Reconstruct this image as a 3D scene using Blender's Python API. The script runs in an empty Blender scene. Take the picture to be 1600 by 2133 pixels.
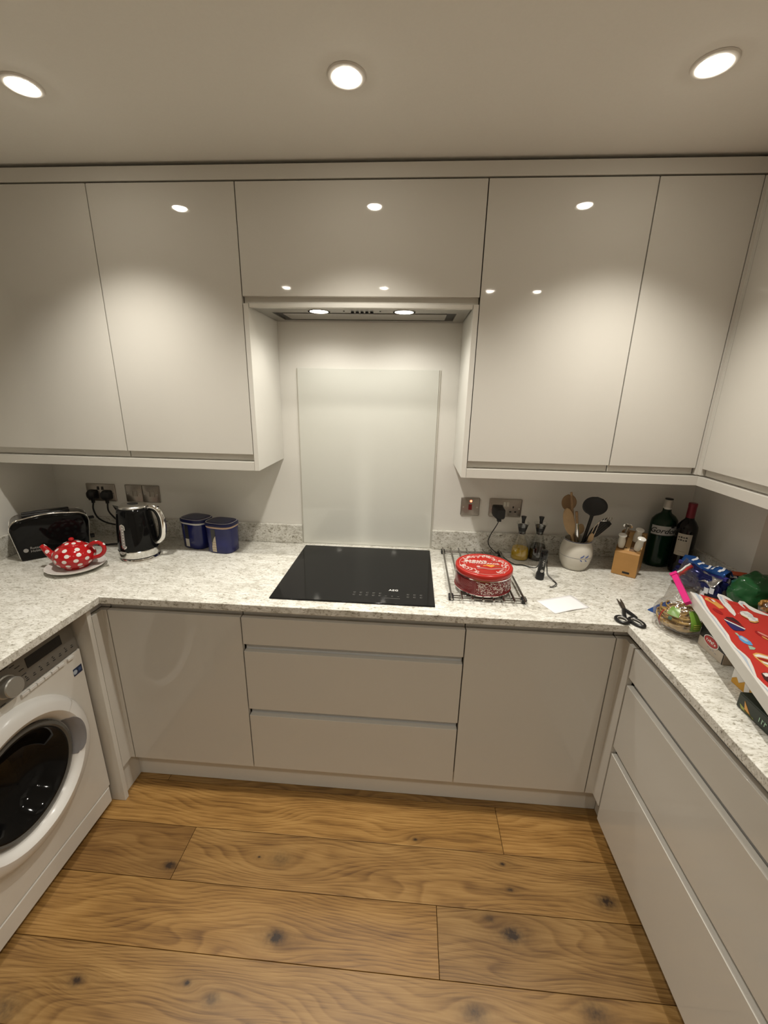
import bpy, bmesh, math, random
from math import sin, cos, pi, radians, sqrt, atan2
from mathutils import Vector, Matrix

random.seed(7)
scene = bpy.context.scene
COL = scene.collection

# ------------------------------------------------------------------ camera
cam_d = bpy.data.cameras.new('camera')
cam = bpy.data.objects.new('camera', cam_d)
COL.objects.link(cam)
cam_d.sensor_fit = 'HORIZONTAL'
cam_d.sensor_width = 36.0
cam_d.lens = 850.306 / 1600 * 36.0
cam_d.clip_start = 0.02
_r = Vector((0.99729946, 0.07090155, 0.01915075))
_u = Vector((-0.03857734, 0.28384343, 0.9580943))
_f = Vector((-0.06249455, 0.95624572, -0.28581209))
M = Matrix((( _r.x, _u.x, -_f.x, 0.193318), (_r.y, _u.y, -_f.y, -1.836715), (_r.z, _u.z, -_f.z, 1.618352), (0, 0, 0, 1)))
cam.matrix_world = M
scene.camera = cam

# ------------------------------------------------------------------ world, exposure
world = bpy.data.worlds.new('night')
scene.world = world
world.use_nodes = True
world.node_tree.nodes['Background'].inputs[0].default_value = (0.01, 0.012, 0.02, 1)
world.node_tree.nodes['Background'].inputs[1].default_value = 0.3
vs = scene.view_settings
vs.view_transform = 'Standard'
vs.look = 'None'
vs.gamma = 1.0
vs.use_curve_mapping = False
vs.exposure = 0.12
LAMP_COL = (1.0, 0.95, 0.86)
FRONT_W = 41.0      # watts of each downlight of the kitchen row
BACK_W = 14.5       # watts of each downlight behind the camera
HOOD_W = 3.6

# ------------------------------------------------------------------ dimensions (metres, back wall at y = 0)
H = 0.900           # worktop height
DEP = 0.615         # worktop depth
XL, XR = -0.891, 0.9185
WL, WR = -1.54, 1.53
YREAR = -4.3
CEIL = 2.31
YD = -0.5875        # base door plane
ZB = 0.150
ZT = 0.832
YP = -0.530         # plinth
YW = -0.313         # wall unit door plane
XRD = 0.938         # right run drawer plane

# ------------------------------------------------------------------ materials
MATS = {}
def nodes_of(name):
    m = bpy.data.materials.new(name)
    m.use_nodes = True
    nt = m.node_tree
    return m, nt, nt.nodes['Principled BSDF']

def mat(name, col, rough=0.5, metal=0.0, var=0.06, scale=30.0, coat=0.0, bump=0.0, spec=0.5, emit=None, estr=0.0, trans=0.0, ior=1.45, alpha=1.0):
    if name in MATS: return MATS[name]
    m, nt, b = nodes_of(name)
    N, L = nt.nodes, nt.links
    b.inputs['Roughness'].default_value = rough
    b.inputs['Metallic'].default_value = metal
    b.inputs['Coat Weight'].default_value = coat
    b.inputs['Coat Roughness'].default_value = 0.03
    b.inputs['Specular IOR Level'].default_value = spec
    b.inputs['Transmission Weight'].default_value = trans
    b.inputs['IOR'].default_value = ior
    tc = N.new('ShaderNodeTexCoord')
    nz = N.new('ShaderNodeTexNoise'); nz.inputs['Scale'].default_value = scale; nz.inputs['Detail'].default_value = 3
    L.new(tc.outputs['Object'], nz.inputs['Vector'])
    mx = N.new('ShaderNodeMix'); mx.data_type = 'RGBA'
    c = Vector(col)
    mx.inputs[6].default_value = (*(c * (1 - var)), 1)
    mx.inputs[7].default_value = (*[min(1, v * (1 + var)) for v in c], 1)
    L.new(nz.outputs['Fac'], mx.inputs[0])
    L.new(mx.outputs[2], b.inputs['Base Color'])
    if emit:
        b.inputs['Emission Color'].default_value = (*emit, 1)
        b.inputs['Emission Strength'].default_value = estr
    if bump:
        bp = N.new('ShaderNodeBump'); bp.inputs['Strength'].default_value = bump; bp.inputs['Distance'].default_value = 0.002
        L.new(nz.outputs['Fac'], bp.inputs['Height']); L.new(bp.outputs[0], b.inputs['Normal'])
    MATS[name] = m
    return m

def ramp(nt, stops, interp='LINEAR'):
    r = nt.nodes.new('ShaderNodeValToRGB')
    r.color_ramp.interpolation = interp
    e = r.color_ramp.elements
    while len(e) < len(stops): e.new(0.5)
    for i, (p, c) in enumerate(stops):
        e[i].position = p
        e[i].color = (*c, 1) if len(c) == 3 else c
    return r

def math_n(nt, op, a, b=None, c=None, clamp=False):
    n = nt.nodes.new('ShaderNodeMath'); n.operation = op; n.use_clamp = clamp
    for i, v in enumerate((a, b, c)):
        if v is None: continue
        if isinstance(v, (int, float)): n.inputs[i].default_value = v
        else: nt.links.new(v, n.inputs[i])
    return n.outputs[0]

def quartz():
    m, nt, b = nodes_of('speckled_quartz')
    N, L = nt.nodes, nt.links
    tc = N.new('ShaderNodeTexCoord')
    mp = N.new('ShaderNodeMapping'); mp.inputs['Rotation'].default_value = (0.2, 0.1, 0.5); mp.inputs['Scale'].default_value = (1.0, 2.3, 1.6)
    L.new(tc.outputs['Object'], mp.inputs['Vector'])
    n1 = N.new('ShaderNodeTexNoise'); n1.inputs['Scale'].default_value = 62; n1.inputs['Detail'].default_value = 5; n1.inputs['Roughness'].default_value = 0.62; n1.inputs['Distortion'].default_value = 0.6
    L.new(mp.outputs[0], n1.inputs['Vector'])
    n2 = N.new('ShaderNodeTexNoise'); n2.inputs['Scale'].default_value = 14; n2.inputs['Detail'].default_value = 4; n2.inputs['Distortion'].default_value = 1.2
    L.new(mp.outputs[0], n2.inputs['Vector'])
    n3 = N.new('ShaderNodeTexNoise'); n3.inputs['Scale'].default_value = 120; n3.inputs['Detail'].default_value = 3
    L.new(mp.outputs[0], n3.inputs['Vector'])
    base = ramp(nt, [(0.30, (0.53, 0.51, 0.45)), (0.50, (0.70, 0.685, 0.625)), (0.70, (0.80, 0.79, 0.74))])
    L.new(n2.outputs['Fac'], base.inputs[0])
    fl = ramp(nt, [(0.31, (0.16, 0.15, 0.12)), (0.385, (0.62, 0.59, 0.52)), (0.45, (1, 1, 1))])
    L.new(n1.outputs['Fac'], fl.inputs[0])
    f3 = ramp(nt, [(0.36, (0.55, 0.52, 0.45)), (0.46, (1, 1, 1)), (0.66, (1, 1, 1)), (0.75, (1.0, 1.0, 0.98))])
    L.new(n3.outputs['Fac'], f3.inputs[0])
    m1 = N.new('ShaderNodeMix'); m1.data_type = 'RGBA'; m1.blend_type = 'MULTIPLY'; m1.inputs[0].default_value = 0.8
    L.new(base.outputs[0], m1.inputs[6]); L.new(fl.outputs[0], m1.inputs[7])
    m2 = N.new('ShaderNodeMix'); m2.data_type = 'RGBA'; m2.blend_type = 'MULTIPLY'; m2.inputs[0].default_value = 0.7
    L.new(m1.outputs[2], m2.inputs[6]); L.new(f3.outputs[0], m2.inputs[7])
    L.new(m2.outputs[2], b.inputs['Base Color'])
    b.inputs['Roughness'].default_value = 0.32
    b.inputs['Specular IOR Level'].default_value = 0.35
    return m

KNOTS = [(-0.602, -0.868, .016, 1.0), (-0.219, -0.817, .030, .45), (0.262, -0.709, .006, 1.0), (0.574, -0.766, .007, 1.0),
         (0.584, -0.844, .008, .9), (0.900, -0.853, .026, .8), (-0.166, -1.031, .022, .9), (0.561, -0.966, .024, .95),
         (-0.696, -1.169, .014, .9), (-0.384, -1.150, .008, .9), (0.752, -1.118, .030, .6), (0.424, -1.144, .026, .6),
         (-0.299, -0.816, .004, 1.0), (0.500, -0.930, .014, .6), (-0.30, -1.175, .018, .6), (-0.85, -1.24, .04, .5)]
def oak():
    m, nt, b = nodes_of('oak_board')
    N, L = nt.nodes, nt.links
    tc = N.new('ShaderNodeTexCoord')
    oi = N.new('ShaderNodeObjectInfo')
    sep = N.new('ShaderNodeSeparateXYZ'); L.new(tc.outputs['Object'], sep.inputs[0])
    X, Y = sep.outputs[0], sep.outputs[1]
    yoff = Y; dark = None
    for (kx, ky, kr, ks) in KNOTS:
        dx = math_n(nt, 'SUBTRACT', X, kx); dy = math_n(nt, 'SUBTRACT', Y, ky)
        ex = math_n(nt, 'MULTIPLY', dx, 1 / (kr * 4.5 + .02)); ey = math_n(nt, 'MULTIPLY', dy, 1 / (kr * 1.6 + .008))
        d2 = math_n(nt, 'ADD', math_n(nt, 'MULTIPLY', ex, ex), math_n(nt, 'MULTIPLY', ey, ey))
        g = math_n(nt, 'POWER', 2.718, math_n(nt, 'MULTIPLY', d2, -1.0))
        push = math_n(nt, 'MULTIPLY', math_n(nt, 'MULTIPLY', dy, g), -0.9)
        yoff = math_n(nt, 'ADD', yoff, push)
        # the knot itself
        ix = math_n(nt, 'MULTIPLY', dx, 1 / (kr * 1.3)); iy = math_n(nt, 'MULTIPLY', dy, 1 / (kr * .8))
        i2 = math_n(nt, 'ADD', math_n(nt, 'MULTIPLY', ix, ix), math_n(nt, 'MULTIPLY', iy, iy))
        k = math_n(nt, 'MULTIPLY', math_n(nt, 'POWER', 2.718, math_n(nt, 'MULTIPLY', i2, -1.1)), ks)
        k2 = math_n(nt, 'MULTIPLY', g, ks * .22)
        k = math_n(nt, 'ADD', k, k2)
        dark = k if dark is None else math_n(nt, 'MAXIMUM', dark, k)
    off = math_n(nt, 'MULTIPLY', oi.outputs['Random'], 13.0)
    # flowing grain lines along x
    cmb = N.new('ShaderNodeCombineXYZ')
    L.new(math_n(nt, 'ADD', math_n(nt, 'MULTIPLY', X, 1.25), off), cmb.inputs[0])
    L.new(math_n(nt, 'ADD', math_n(nt, 'MULTIPLY', yoff, 4.2), off), cmb.inputs[1])
    warp = N.new('ShaderNodeTexNoise'); warp.inputs['Scale'].default_value = 1.0; warp.inputs['Detail'].default_value = 2.0; warp.inputs['Roughness'].default_value = .45
    L.new(cmb.outputs[0], warp.inputs['Vector'])
    v = math_n(nt, 'ADD', math_n(nt, 'MULTIPLY', yoff, 30.0), math_n(nt, 'MULTIPLY', warp.outputs['Fac'], 9.0))
    fr = math_n(nt, 'FRACT', math_n(nt, 'MULTIPLY', v, 2.3))
    rings = ramp(nt, [(0.0, (0.25,) * 3), (0.35, (0.75,) * 3), (0.8, (1, 1, 1)), (0.95, (.3,) * 3), (1.0, (.25,) * 3)])
    L.new(fr, rings.inputs[0])
    # fine pores, stretched hard along x
    c2 = N.new('ShaderNodeCombineXYZ')
    L.new(math_n(nt, 'ADD', math_n(nt, 'MULTIPLY', X, 6.0), off), c2.inputs[0]); L.new(math_n(nt, 'MULTIPLY', yoff, 170.0), c2.inputs[1])
    pore = N.new('ShaderNodeTexNoise'); pore.inputs['Scale'].default_value = 1.6; pore.inputs['Detail'].default_value = 4
    L.new(c2.outputs[0], pore.inputs['Vector'])
    c3 = N.new('ShaderNodeCombineXYZ')
    L.new(math_n(nt, 'ADD', math_n(nt, 'MULTIPLY', X, 2.2), off), c3.inputs[0]); L.new(math_n(nt, 'MULTIPLY', yoff, 13.0), c3.inputs[1])
    blot = N.new('ShaderNodeTexNoise'); blot.inputs['Scale'].default_value = 1.5; blot.inputs['Detail'].default_value = 3
    L.new(c3.outputs[0], blot.inputs['Vector'])
    fac = math_n(nt, 'ADD', math_n(nt, 'ADD', math_n(nt, 'MULTIPLY', rings.outputs[0], .19), math_n(nt, 'MULTIPLY', pore.outputs['Fac'], .52)), math_n(nt, 'MULTIPLY', blot.outputs['Fac'], .60))
    cr = ramp(nt, [(0.38, (0.066, 0.030, 0.009)), (0.54, (0.172, 0.087, 0.024)), (0.70, (0.280, 0.153, 0.046)), (0.90, (0.385, 0.228, 0.078))])
    L.new(fac, cr.inputs[0])
    tint = N.new('ShaderNodeMix'); tint.data_type = 'RGBA'; tint.blend_type = 'MULTIPLY'; tint.inputs[0].default_value = 1
    L.new(cr.outputs[0], tint.inputs[6]); L.new(oi.outputs['Color'], tint.inputs[7])
    nk = N.new('ShaderNodeTexNoise'); nk.inputs['Scale'].default_value = 90; nk.inputs['Detail'].default_value = 3
    L.new(tc.outputs['Object'], nk.inputs['Vector'])
    dk = math_n(nt, 'MULTIPLY', dark, math_n(nt, 'ADD', math_n(nt, 'MULTIPLY', nk.outputs['Fac'], 1.3), .35), clamp=True)
    mk = N.new('ShaderNodeMix'); mk.data_type = 'RGBA'
    L.new(dk, mk.inputs[0]); L.new(tint.outputs[2], mk.inputs[6]); mk.inputs[7].default_value = (0.030, 0.016, 0.008, 1)
    L.new(mk.outputs[2], b.inputs['Base Color'])
    b.inputs['Roughness'].default_value = 0.38
    b.inputs['Specular IOR Level'].default_value = 0.4
    bp = N.new('ShaderNodeBump'); bp.inputs['Strength'].default_value = .12; bp.inputs['Distance'].default_value = .001
    L.new(pore.outputs['Fac'], bp.inputs['Height']); L.new(bp.outputs[0], b.inputs['Normal'])
    return m

def clear_plastic(name, tint=(1, 1, 1), amount=0.12, rough=0.08, bump=0.5, scale=45):
    m = bpy.data.materials.new(name); m.use_nodes = True
    nt = m.node_tree; N, L = nt.nodes, nt.links
    N.remove(N['Principled BSDF'])
    out = N['Material Output']
    tr = N.new('ShaderNodeBsdfTransparent'); tr.inputs[0].default_value = (*tint, 1)
    gl = N.new('ShaderNodeBsdfGlossy'); gl.inputs['Roughness'].default_value = rough
    lw = N.new('ShaderNodeLayerWeight'); lw.inputs[0].default_value = .25
    tc = N.new('ShaderNodeTexCoord'); nz = N.new('ShaderNodeTexNoise'); nz.inputs['Scale'].default_value = scale
    L.new(tc.outputs['Object'], nz.inputs['Vector'])
    bp = N.new('ShaderNodeBump'); bp.inputs['Strength'].default_value = bump; bp.inputs['Distance'].default_value = .01
    L.new(nz.outputs['Fac'], bp.inputs['Height']); L.new(bp.outputs[0], gl.inputs['Normal'])
    f = math_n(nt, 'ADD', math_n(nt, 'MULTIPLY', lw.outputs['Facing'], .35), amount, clamp=True)
    mx = N.new('ShaderNodeMixShader'); L.new(f, mx.inputs[0]); L.new(tr.outputs[0], mx.inputs[1]); L.new(gl.outputs[0], mx.inputs[2])
    L.new(mx.outputs[0], out.inputs[0])
    MATS[name] = m
    return m

wall_m = mat('warm_white_paint', (0.76, 0.74, 0.685), rough=.75, var=.02, scale=180, bump=.05, spec=.25)
ceil_m = mat('ceiling_paint', (0.81, 0.79, 0.73), rough=.85, var=.02, scale=160, bump=.05, spec=.2)
gloss = mat('gloss_cream_lacquer', (0.62, 0.598, 0.545), rough=.035, var=.01, scale=6, spec=.5)
side_m = mat('satin_cream_panel', (0.68, 0.66, 0.605), rough=.35, var=.015, scale=12, spec=.4)
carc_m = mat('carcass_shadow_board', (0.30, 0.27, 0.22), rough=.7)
rail_m = mat('grey_aluminium_rail', (0.70, 0.70, 0.69), rough=.35, metal=.2, var=.03, scale=60)
chrome = mat('polished_chrome', (0.80, 0.79, 0.77), rough=.10, metal=1.0, var=.03)
steel = mat('brushed_steel', (0.62, 0.60, 0.56), rough=.30, metal=1.0, var=.12, scale=120)
plate_m = mat('brushed_nickel_plate', (0.36, 0.325, 0.285), rough=.34, metal=.9, var=.12, scale=160)
black_g = mat('black_gloss', (0.006, 0.006, 0.006), rough=.06, var=.1, spec=.5)
black_m = mat('black_plastic', (0.012, 0.012, 0.012), rough=.42, var=.15)
hobglass = mat('black_hob_glass', (0.009, 0.009, 0.009), rough=.035, var=.05, spec=.22)
white_pl = mat('white_plastic', (0.72, 0.70, 0.66), rough=.35, var=.03)
white_en = mat('white_enamel', (0.70, 0.675, 0.62), rough=.22, var=.02)
quartz_m = quartz()
oak_m = oak()

# ------------------------------------------------------------------ mesh helpers
class MB:
    def __init__(self): self.bm = bmesh.new()
    def box(self, x0, x1, y0, y1, z0, z1, mtx=None):
        P = [(x, y, z) for z in (z0, z1) for y in (y0, y1) for x in (x0, x1)]
        v = [self.bm.verts.new(mtx @ Vector(p) if mtx else p) for p in P]
        for f in ((0, 2, 3, 1), (4, 5, 7, 6), (0, 1, 5, 4), (2, 6, 7, 3), (0, 4, 6, 2), (1, 3, 7, 5)):
            self.bm.faces.new([v[i] for i in f])
        return self
    def rings(self, rings, cap0=True, cap1=True, closed=True):
        """rings: list of equal-length lists of points; lofts them"""
        V = [[self.bm.verts.new(p) for p in r] for r in rings]
        n = len(V[0])
        for a, b in zip(V, V[1:]):
            for i in range(n if closed else n - 1):
                j = (i + 1) % n
                self.bm.faces.new((a[i], a[j], b[j], b[i]))
        if cap0: self.bm.faces.new(V[0][::-1])
        if cap1: self.bm.faces.new(V[-1])
        return self
    def lathe(self, prof, n=32, c=(0, 0, 0), axis='z', cap0=True, cap1=True, sx=1, sy=1, a0=0):
        R = []
        for r, h in prof:
            ring = []
            for i in range(n):
                t = a0 + 2 * pi * i / n
                a, b = r * cos(t) * sx, r * sin(t) * sy
                p = {'z': (a, b, h), 'x': (h, a, b), 'y': (b, h, a)}[axis]
                ring.append((p[0] + c[0], p[1] + c[1], p[2] + c[2]))
            R.append(ring)
        return self.rings(R, cap0, cap1)
    def tube(self, pts, r, n=8, caps=True, closed=False):
        pts = [Vector(p) for p in pts]
        rr = r if isinstance(r, (list, tuple)) else [r] * len(pts)
        R = []; up = None
        for i, p in enumerate(pts):
            if closed: t = pts[(i + 1) % len(pts)] - pts[i - 1]
            else: t = pts[min(i + 1, len(pts) - 1)] - pts[max(i - 1, 0)]
            t.normalize()
            if up is None: up = Vector((0, 0, 1)) if abs(t.z) < .9 else Vector((1, 0, 0))
            s = t.cross(up)
            if s.length < 1e-4: s = t.cross(Vector((0, 1, 0)))
            s.normalize(); up = s.cross(t).normalized()
            R.append([p + (s * cos(2 * pi * k / n) + up * sin(2 * pi * k / n)) * rr[i] for k in range(n)])
        if closed:
            R.append(R[0]); V = [[self.bm.verts.new(q) for q in r_] for r_ in R[:-1]]; V.append(V[0])
            for a, b in zip(V, V[1:]):
                for i in range(n): self.bm.faces.new((a[i], a[(i + 1) % n], b[(i + 1) % n], b[i]))
            return self
        return self.rings(R, caps, caps)
    def prism(self, poly, axis, a0, a1):
        """poly of 2D points in the two other axes (x: (y,z), y: (x,z), z: (x,y))"""
        def P(q, a): return {'x': (a, q[0], q[1]), 'y': (q[0], a, q[1]), 'z': (q[0], q[1], a)}[axis]
        return self.rings([[P(q, a0) for q in poly], [P(q, a1) for q in poly]])
    def face(self, pts):
        self.bm.faces.new([self.bm.verts.new(p) for p in pts]); return self
    def grid(self, fn, nu, nv):
        V = [[self.bm.verts.new(fn(i / nu, j / nv)) for j in range(nv + 1)] for i in range(nu + 1)]
        for i in range(nu):
            for j in range(nv): self.bm.faces.new((V[i][j], V[i + 1][j], V[i + 1][j + 1], V[i][j + 1]))
        return self
    def build(self, name, m, parent=None, world=False, bevel=0, smooth=True, ang=35, seg=2, label=None, mtx=None):
        bm = self.bm
        bmesh.ops.remove_doubles(bm, verts=bm.verts, dist=1e-6)
        bmesh.ops.recalc_face_normals(bm, faces=bm.faces)
        me = bpy.data.meshes.new(name)
        bm.to_mesh(me); bm.free()
        return obj_from_mesh(name, me, m, parent, world, bevel, smooth, ang, seg, label, mtx)

def obj_from_mesh(name, me, m, parent=None, world=False, bevel=0, smooth=True, ang=35, seg=2, label=None, mtx=None):
    if mtx is not None: me.transform(mtx)
    if world and parent is not None: me.transform(root_mtx(parent).inverted())
    if m: me.materials.append(m)
    if smooth:
        me.polygons.foreach_set('use_smooth', [True] * len(me.polygons))
        me.set_sharp_from_angle(angle=radians(ang))
    o = bpy.data.objects.new(name, me)
    COL.objects.link(o)
    if parent is not None: o.parent = parent
    if bevel:
        b = o.modifiers.new('bevel', 'BEVEL'); b.width = bevel; b.segments = seg; b.limit_method = 'ANGLE'; b.angle_limit = radians(40); b.harden_normals = True
    if label: o['label'] = label
    return o

def root_mtx(o):
    m = o.matrix_basis.copy()
    while o.parent is not None:
        o = o.parent; m = o.matrix_basis @ m
    return m

def thing(name, label, cat, loc=(0, 0, 0), rz=0.0, group=None, mtx=None):
    o = bpy.data.objects.new(name, None); COL.objects.link(o)
    o.empty_display_size = .05
    if mtx is not None: o.matrix_basis = mtx
    else: o.location = loc; o.rotation_euler = (0, 0, rz)
    o['label'] = label; o['category'] = cat
    if group: o['group'] = group
    return o

def tag(o, label, cat, group=None):
    o['label'] = label; o['category'] = cat
    if group: o['group'] = group
    return o

def struct(o, label=None):
    o['kind'] = 'structure'
    if label: o['label'] = label
    return o

def B(x0, x1, y0, y1, z0, z1): return MB().box(x0, x1, y0, y1, z0, z1)

def text_mesh(s, size, extrude=0.0003, shear=0.0, align='CENTER', bold=0.0, space=1.0):
    cu = bpy.data.curves.new('t', 'FONT'); cu.body = s; cu.size = size; cu.extrude = extrude; cu.shear = shear
    cu.align_x = align; cu.align_y = 'CENTER'; cu.offset = bold; cu.space_character = space; cu.resolution_u = 3
    o = bpy.data.objects.new('t', cu); COL.objects.link(o)
    dg = bpy.context.evaluated_depsgraph_get()
    me = bpy.data.meshes.new_from_object(o.evaluated_get(dg))
    bpy.data.objects.remove(o); bpy.data.curves.remove(cu)
    return me

def marks(n_, size, mtx, m, parent, name='print_marks', world=False, seed=1):
    """a line of print too small to read: n_ little strokes"""
    rnd = random.Random(seed); mb = MB()
    for k in range(n_):
        x = (k - n_ / 2) * size * .62; h = size * rnd.choice((.55, .75, .75, .95))
        mb.box(x, x + size * .16, -size * .4, -size * .4 + h, 0, .0004)
        if rnd.random() < .7: mb.box(x, x + size * .44, -size * .4 + h * rnd.random() * .8, -size * .4 + h * .8 + size * .08, 0, .0003)
    o = mb.build(name, m, parent, world=world, smooth=False, mtx=mtx); o['kind'] = 'stuff'
    return o

def frame(o, xa, ya):
    """matrix with origin o, local x along xa, local y towards ya, z out"""
    x = Vector(xa).normalized(); z = x.cross(Vector(ya)).normalized(); y = z.cross(x)
    return Matrix(((x.x, y.x, z.x, o[0]), (x.y, y.y, z.y, o[1]), (x.z, y.z, z.z, o[2]), (0, 0, 0, 1)))

def text(s, size, mtx, m, parent, name='lettering', world=False, warp=None, **k):
    me = text_mesh(s, size, **k)
    if warp:
        for v in me.vertices: v.co = warp(v.co)
    return obj_from_mesh(name, me, m, parent, world=world, smooth=False, mtx=mtx)

def rrect(w, h, r, n=5, cx=0, cy=0):
    P = []
    for sx, sy, a0 in ((1, 1, 0), (-1, 1, pi / 2), (-1, -1, pi), (1, -1, 1.5 * pi)):
        for k in range(n + 1):
            a = a0 + pi / 2 * k / n
            P.append((cx + sx * (w / 2 - r) + r * cos(a), cy + sy * (h / 2 - r) + r * sin(a)))
    return P

def bez(pts, n=10):
    """Catmull-Rom through the points"""
    P = [Vector(p) for p in pts]; P = [P[0] * 2 - P[1]] + P + [P[-1] * 2 - P[-2]]
    out = []
    for i in range(1, len(P) - 2):
        a, b, c, d = P[i - 1:i + 3]
        for k in range(n):
            t = k / n
            out.append(.5 * ((2 * b) + (c - a) * t + (2 * a - 5 * b + 4 * c - d) * t * t + (3 * b - a - 3 * c + d) * t ** 3))
    out.append(P[-2]); return out

# ------------------------------------------------------------------ room shell
floor = struct(B(WL - .1, WR + .1, YREAR - .1, .1, -.06, -.012).build('floor', carc_m))
planks_rows = [(-.003, -.202), (-.202, -.379), (-.379, -.556), (-.556, -.733), (-.733, -.909), (-.909, -1.086), (-1.086, -1.263), (-1.263, -1.44), (-1.44, -1.617)]
y = -1.617
while y > YREAR: planks_rows.append((y, max(y - .177, YREAR))); y -= .177
joints = {3: [.586], 4: [-.576], 5: [.331], 6: [-1.2, 1.15], 7: [-.35], 8: [.7]}
tones = {(3, 0): (1.12, 1.10, 1.02), (3, 1): (1.12, 1.08, 1.0), (4, 0): (.74, .70, .66), (4, 1): (1.0, 1.0, 1.0), (5, 0): (1.0, .98, .92), (5, 1): (.84, .85, .90), (6, 1): (.98, .99, 1.02)}
for i, (ya, yb) in enumerate(planks_rows):
    xs = [WL] + sorted(joints.get(i, [random.uniform(-.9, .9)])) + [WR]
    for k in range(len(xs) - 1):
        o = B(xs[k] + .0006, xs[k + 1] - .0006, yb + .0006, ya - .0006, -.012, 0).build('plank', oak_m, floor, bevel=.0012, seg=1)
        t = tones.get((i, k), None) or tuple([random.uniform(.85, 1.05)] * 3)
        o.color = (*t, 1)

# ceiling with holes hidden under the light trims (lights are set just below the plane)
struct(B(WL - .1, WR + .1, YREAR - .1, .1, CEIL, CEIL + .06).build('ceiling', ceil_m))
struct(B(WL - .1, WR + .1, 0, .1, 0, CEIL).build('wall_back', wall_m))
wl = MB()
wy0, wy1, wz0, wz1 = -.56, -1.75, 1.06, 2.08
wl.box(WL - .1, WL, YREAR, 0, 0, wz0); wl.box(WL - .1, WL, YREAR, 0, wz1, CEIL)
wl.box(WL - .1, WL, wy0, 0, wz0, wz1); wl.box(WL - .1, WL, YREAR, wy1, wz0, wz1)
struct(wl.build('wall_left', wall_m, smooth=False))
struct(B(WR, WR + .1, YREAR, 0, 0, CEIL).build('wall_right', wall_m))
struct(B(WL - .1, WR + .1, YREAR - .1, YREAR, 0, CEIL).build('wall_rear', wall_m))
struct(B(1.44, WR - .001, -.380, -.001, H + .002, 1.345).build('wall_corner_pier', wall_m))
win = MB()
for a, b_, c, d in ((wy1, wy0, wz0, wz0 + .06), (wy1, wy0, wz1 - .06, wz1), (wy1, wy1 + .06, wz0, wz1), (wy0 - .06, wy0, wz0, wz1), ((wy0 + wy1) / 2 - .03, (wy0 + wy1) / 2 + .03, wz0, wz1)):
    win.box(WL - .075, WL - .03, a, b_, c, d)
window = struct(win.build('unseen_window_1', white_pl))  # unseen window, added for its dark reflection in the left wall cabinet door
B(WL - .06, WL - .05, wy1 + .05, wy0 - .05, wz0 + .05, wz1 - .05).build('pane', mat('night_window_glass', (.02, .022, .03), rough=.05), window)

# ------------------------------------------------------------------ worktops and upstands
TH = .027
def worktop(x0, x1, y0, y1, label):
    o = B(x0, x1, y0, y1, H - TH, H).build('worktop', quartz_m, bevel=.0025)
    return tag(o, label, 'worktop', 'quartz worktops')
SEAMY = -.6005
wb = MB(); wb.prism([(WL + .002, -.002), (.9245, -.002), (.9245, -DEP), (XL, -DEP), (XL, SEAMY), (WL + .002, SEAMY)], 'z', H - TH, H)
tag(wb.build('worktop', quartz_m, bevel=.0025), 'speckled pale quartz worktop along the back wall holding the hob', 'worktop', 'quartz worktops')
worktop(WL + .002, XL - .0006, -1.95, SEAMY - .0006, 'speckled pale quartz worktop on the left above the washing machine')
wr_ = MB(); wr_.prism([(.9251, -.002), (1.438, -.002), (1.438, -.382), (WR - .002, -.382), (WR - .002, -1.95), (XR, -1.95), (XR, -DEP), (.9251, -DEP)], 'z', H - TH, H)
tag(wr_.build('worktop', quartz_m, bevel=.0025), 'speckled pale quartz worktop on the right holding the groceries', 'worktop', 'quartz worktops')
UP = H + .0925
def upstand(x0, x1, y0, y1, label):
    o = B(x0, x1, y0, y1, H + .0005, UP).build('worktop_upstand', quartz_m, bevel=.002)
    return tag(o, label, 'upstand', 'quartz upstands')
upstand(WL + .021, -.318, -.020, -.001, 'speckled quartz upstand on the back wall left of the glass splashback')
upstand(.3035, 1.419, -.020, -.001, 'speckled quartz upstand on the back wall right of the glass splashback')
upstand(WL + .001, WL + .020, -1.95, -.001, 'speckled quartz upstand on the left wall beside the toaster')
upstand(1.420, 1.439, -.400, -.001, 'speckled quartz upstand on the corner pier behind the wine bottle')
upstand(1.440, WR - .021, -.400, -.381, 'short quartz upstand across the end of the corner pier')
upstand(WR - .020, WR - .001, -1.95, -.401, 'speckled quartz upstand on the right wall behind the groceries')

# ------------------------------------------------------------------ base units
YRC = YD + .046     # carcass front
def rail_profile(z0, z1, y0, y1):
    # near-vertical lightly hollowed metal face behind the gap
    m = (z0 + z1) / 2
    return [(y1, z0), (y0, z0), (y0 + .003, z0 + .006), (y0 + .0045, m), (y0 + .003, z1 - .006), (y0, z1), (y1, z1)]
def base_door_unit(x0, x1, label, hinge):
    t = thing('base_cabinet', label, 'cabinet', ((x0 + x1) / 2, -.3, 0), group='base cabinets')
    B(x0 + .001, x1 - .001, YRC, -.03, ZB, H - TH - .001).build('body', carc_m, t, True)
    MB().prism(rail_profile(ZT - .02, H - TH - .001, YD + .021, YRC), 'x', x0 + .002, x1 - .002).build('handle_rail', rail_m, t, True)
    d = B(x0 + .0018, x1 - .0018, YD, YD + .020, ZB, ZT).build('door', gloss, t, True, bevel=.0015)
    return t
base_door_unit(-.8944, -.3945, 'gloss cream base cabinet with a single door beside the washing machine', 1)
base_door_unit(.4030, .9057, 'gloss cream base cabinet with a single door right of the hob drawers', -1)
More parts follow.
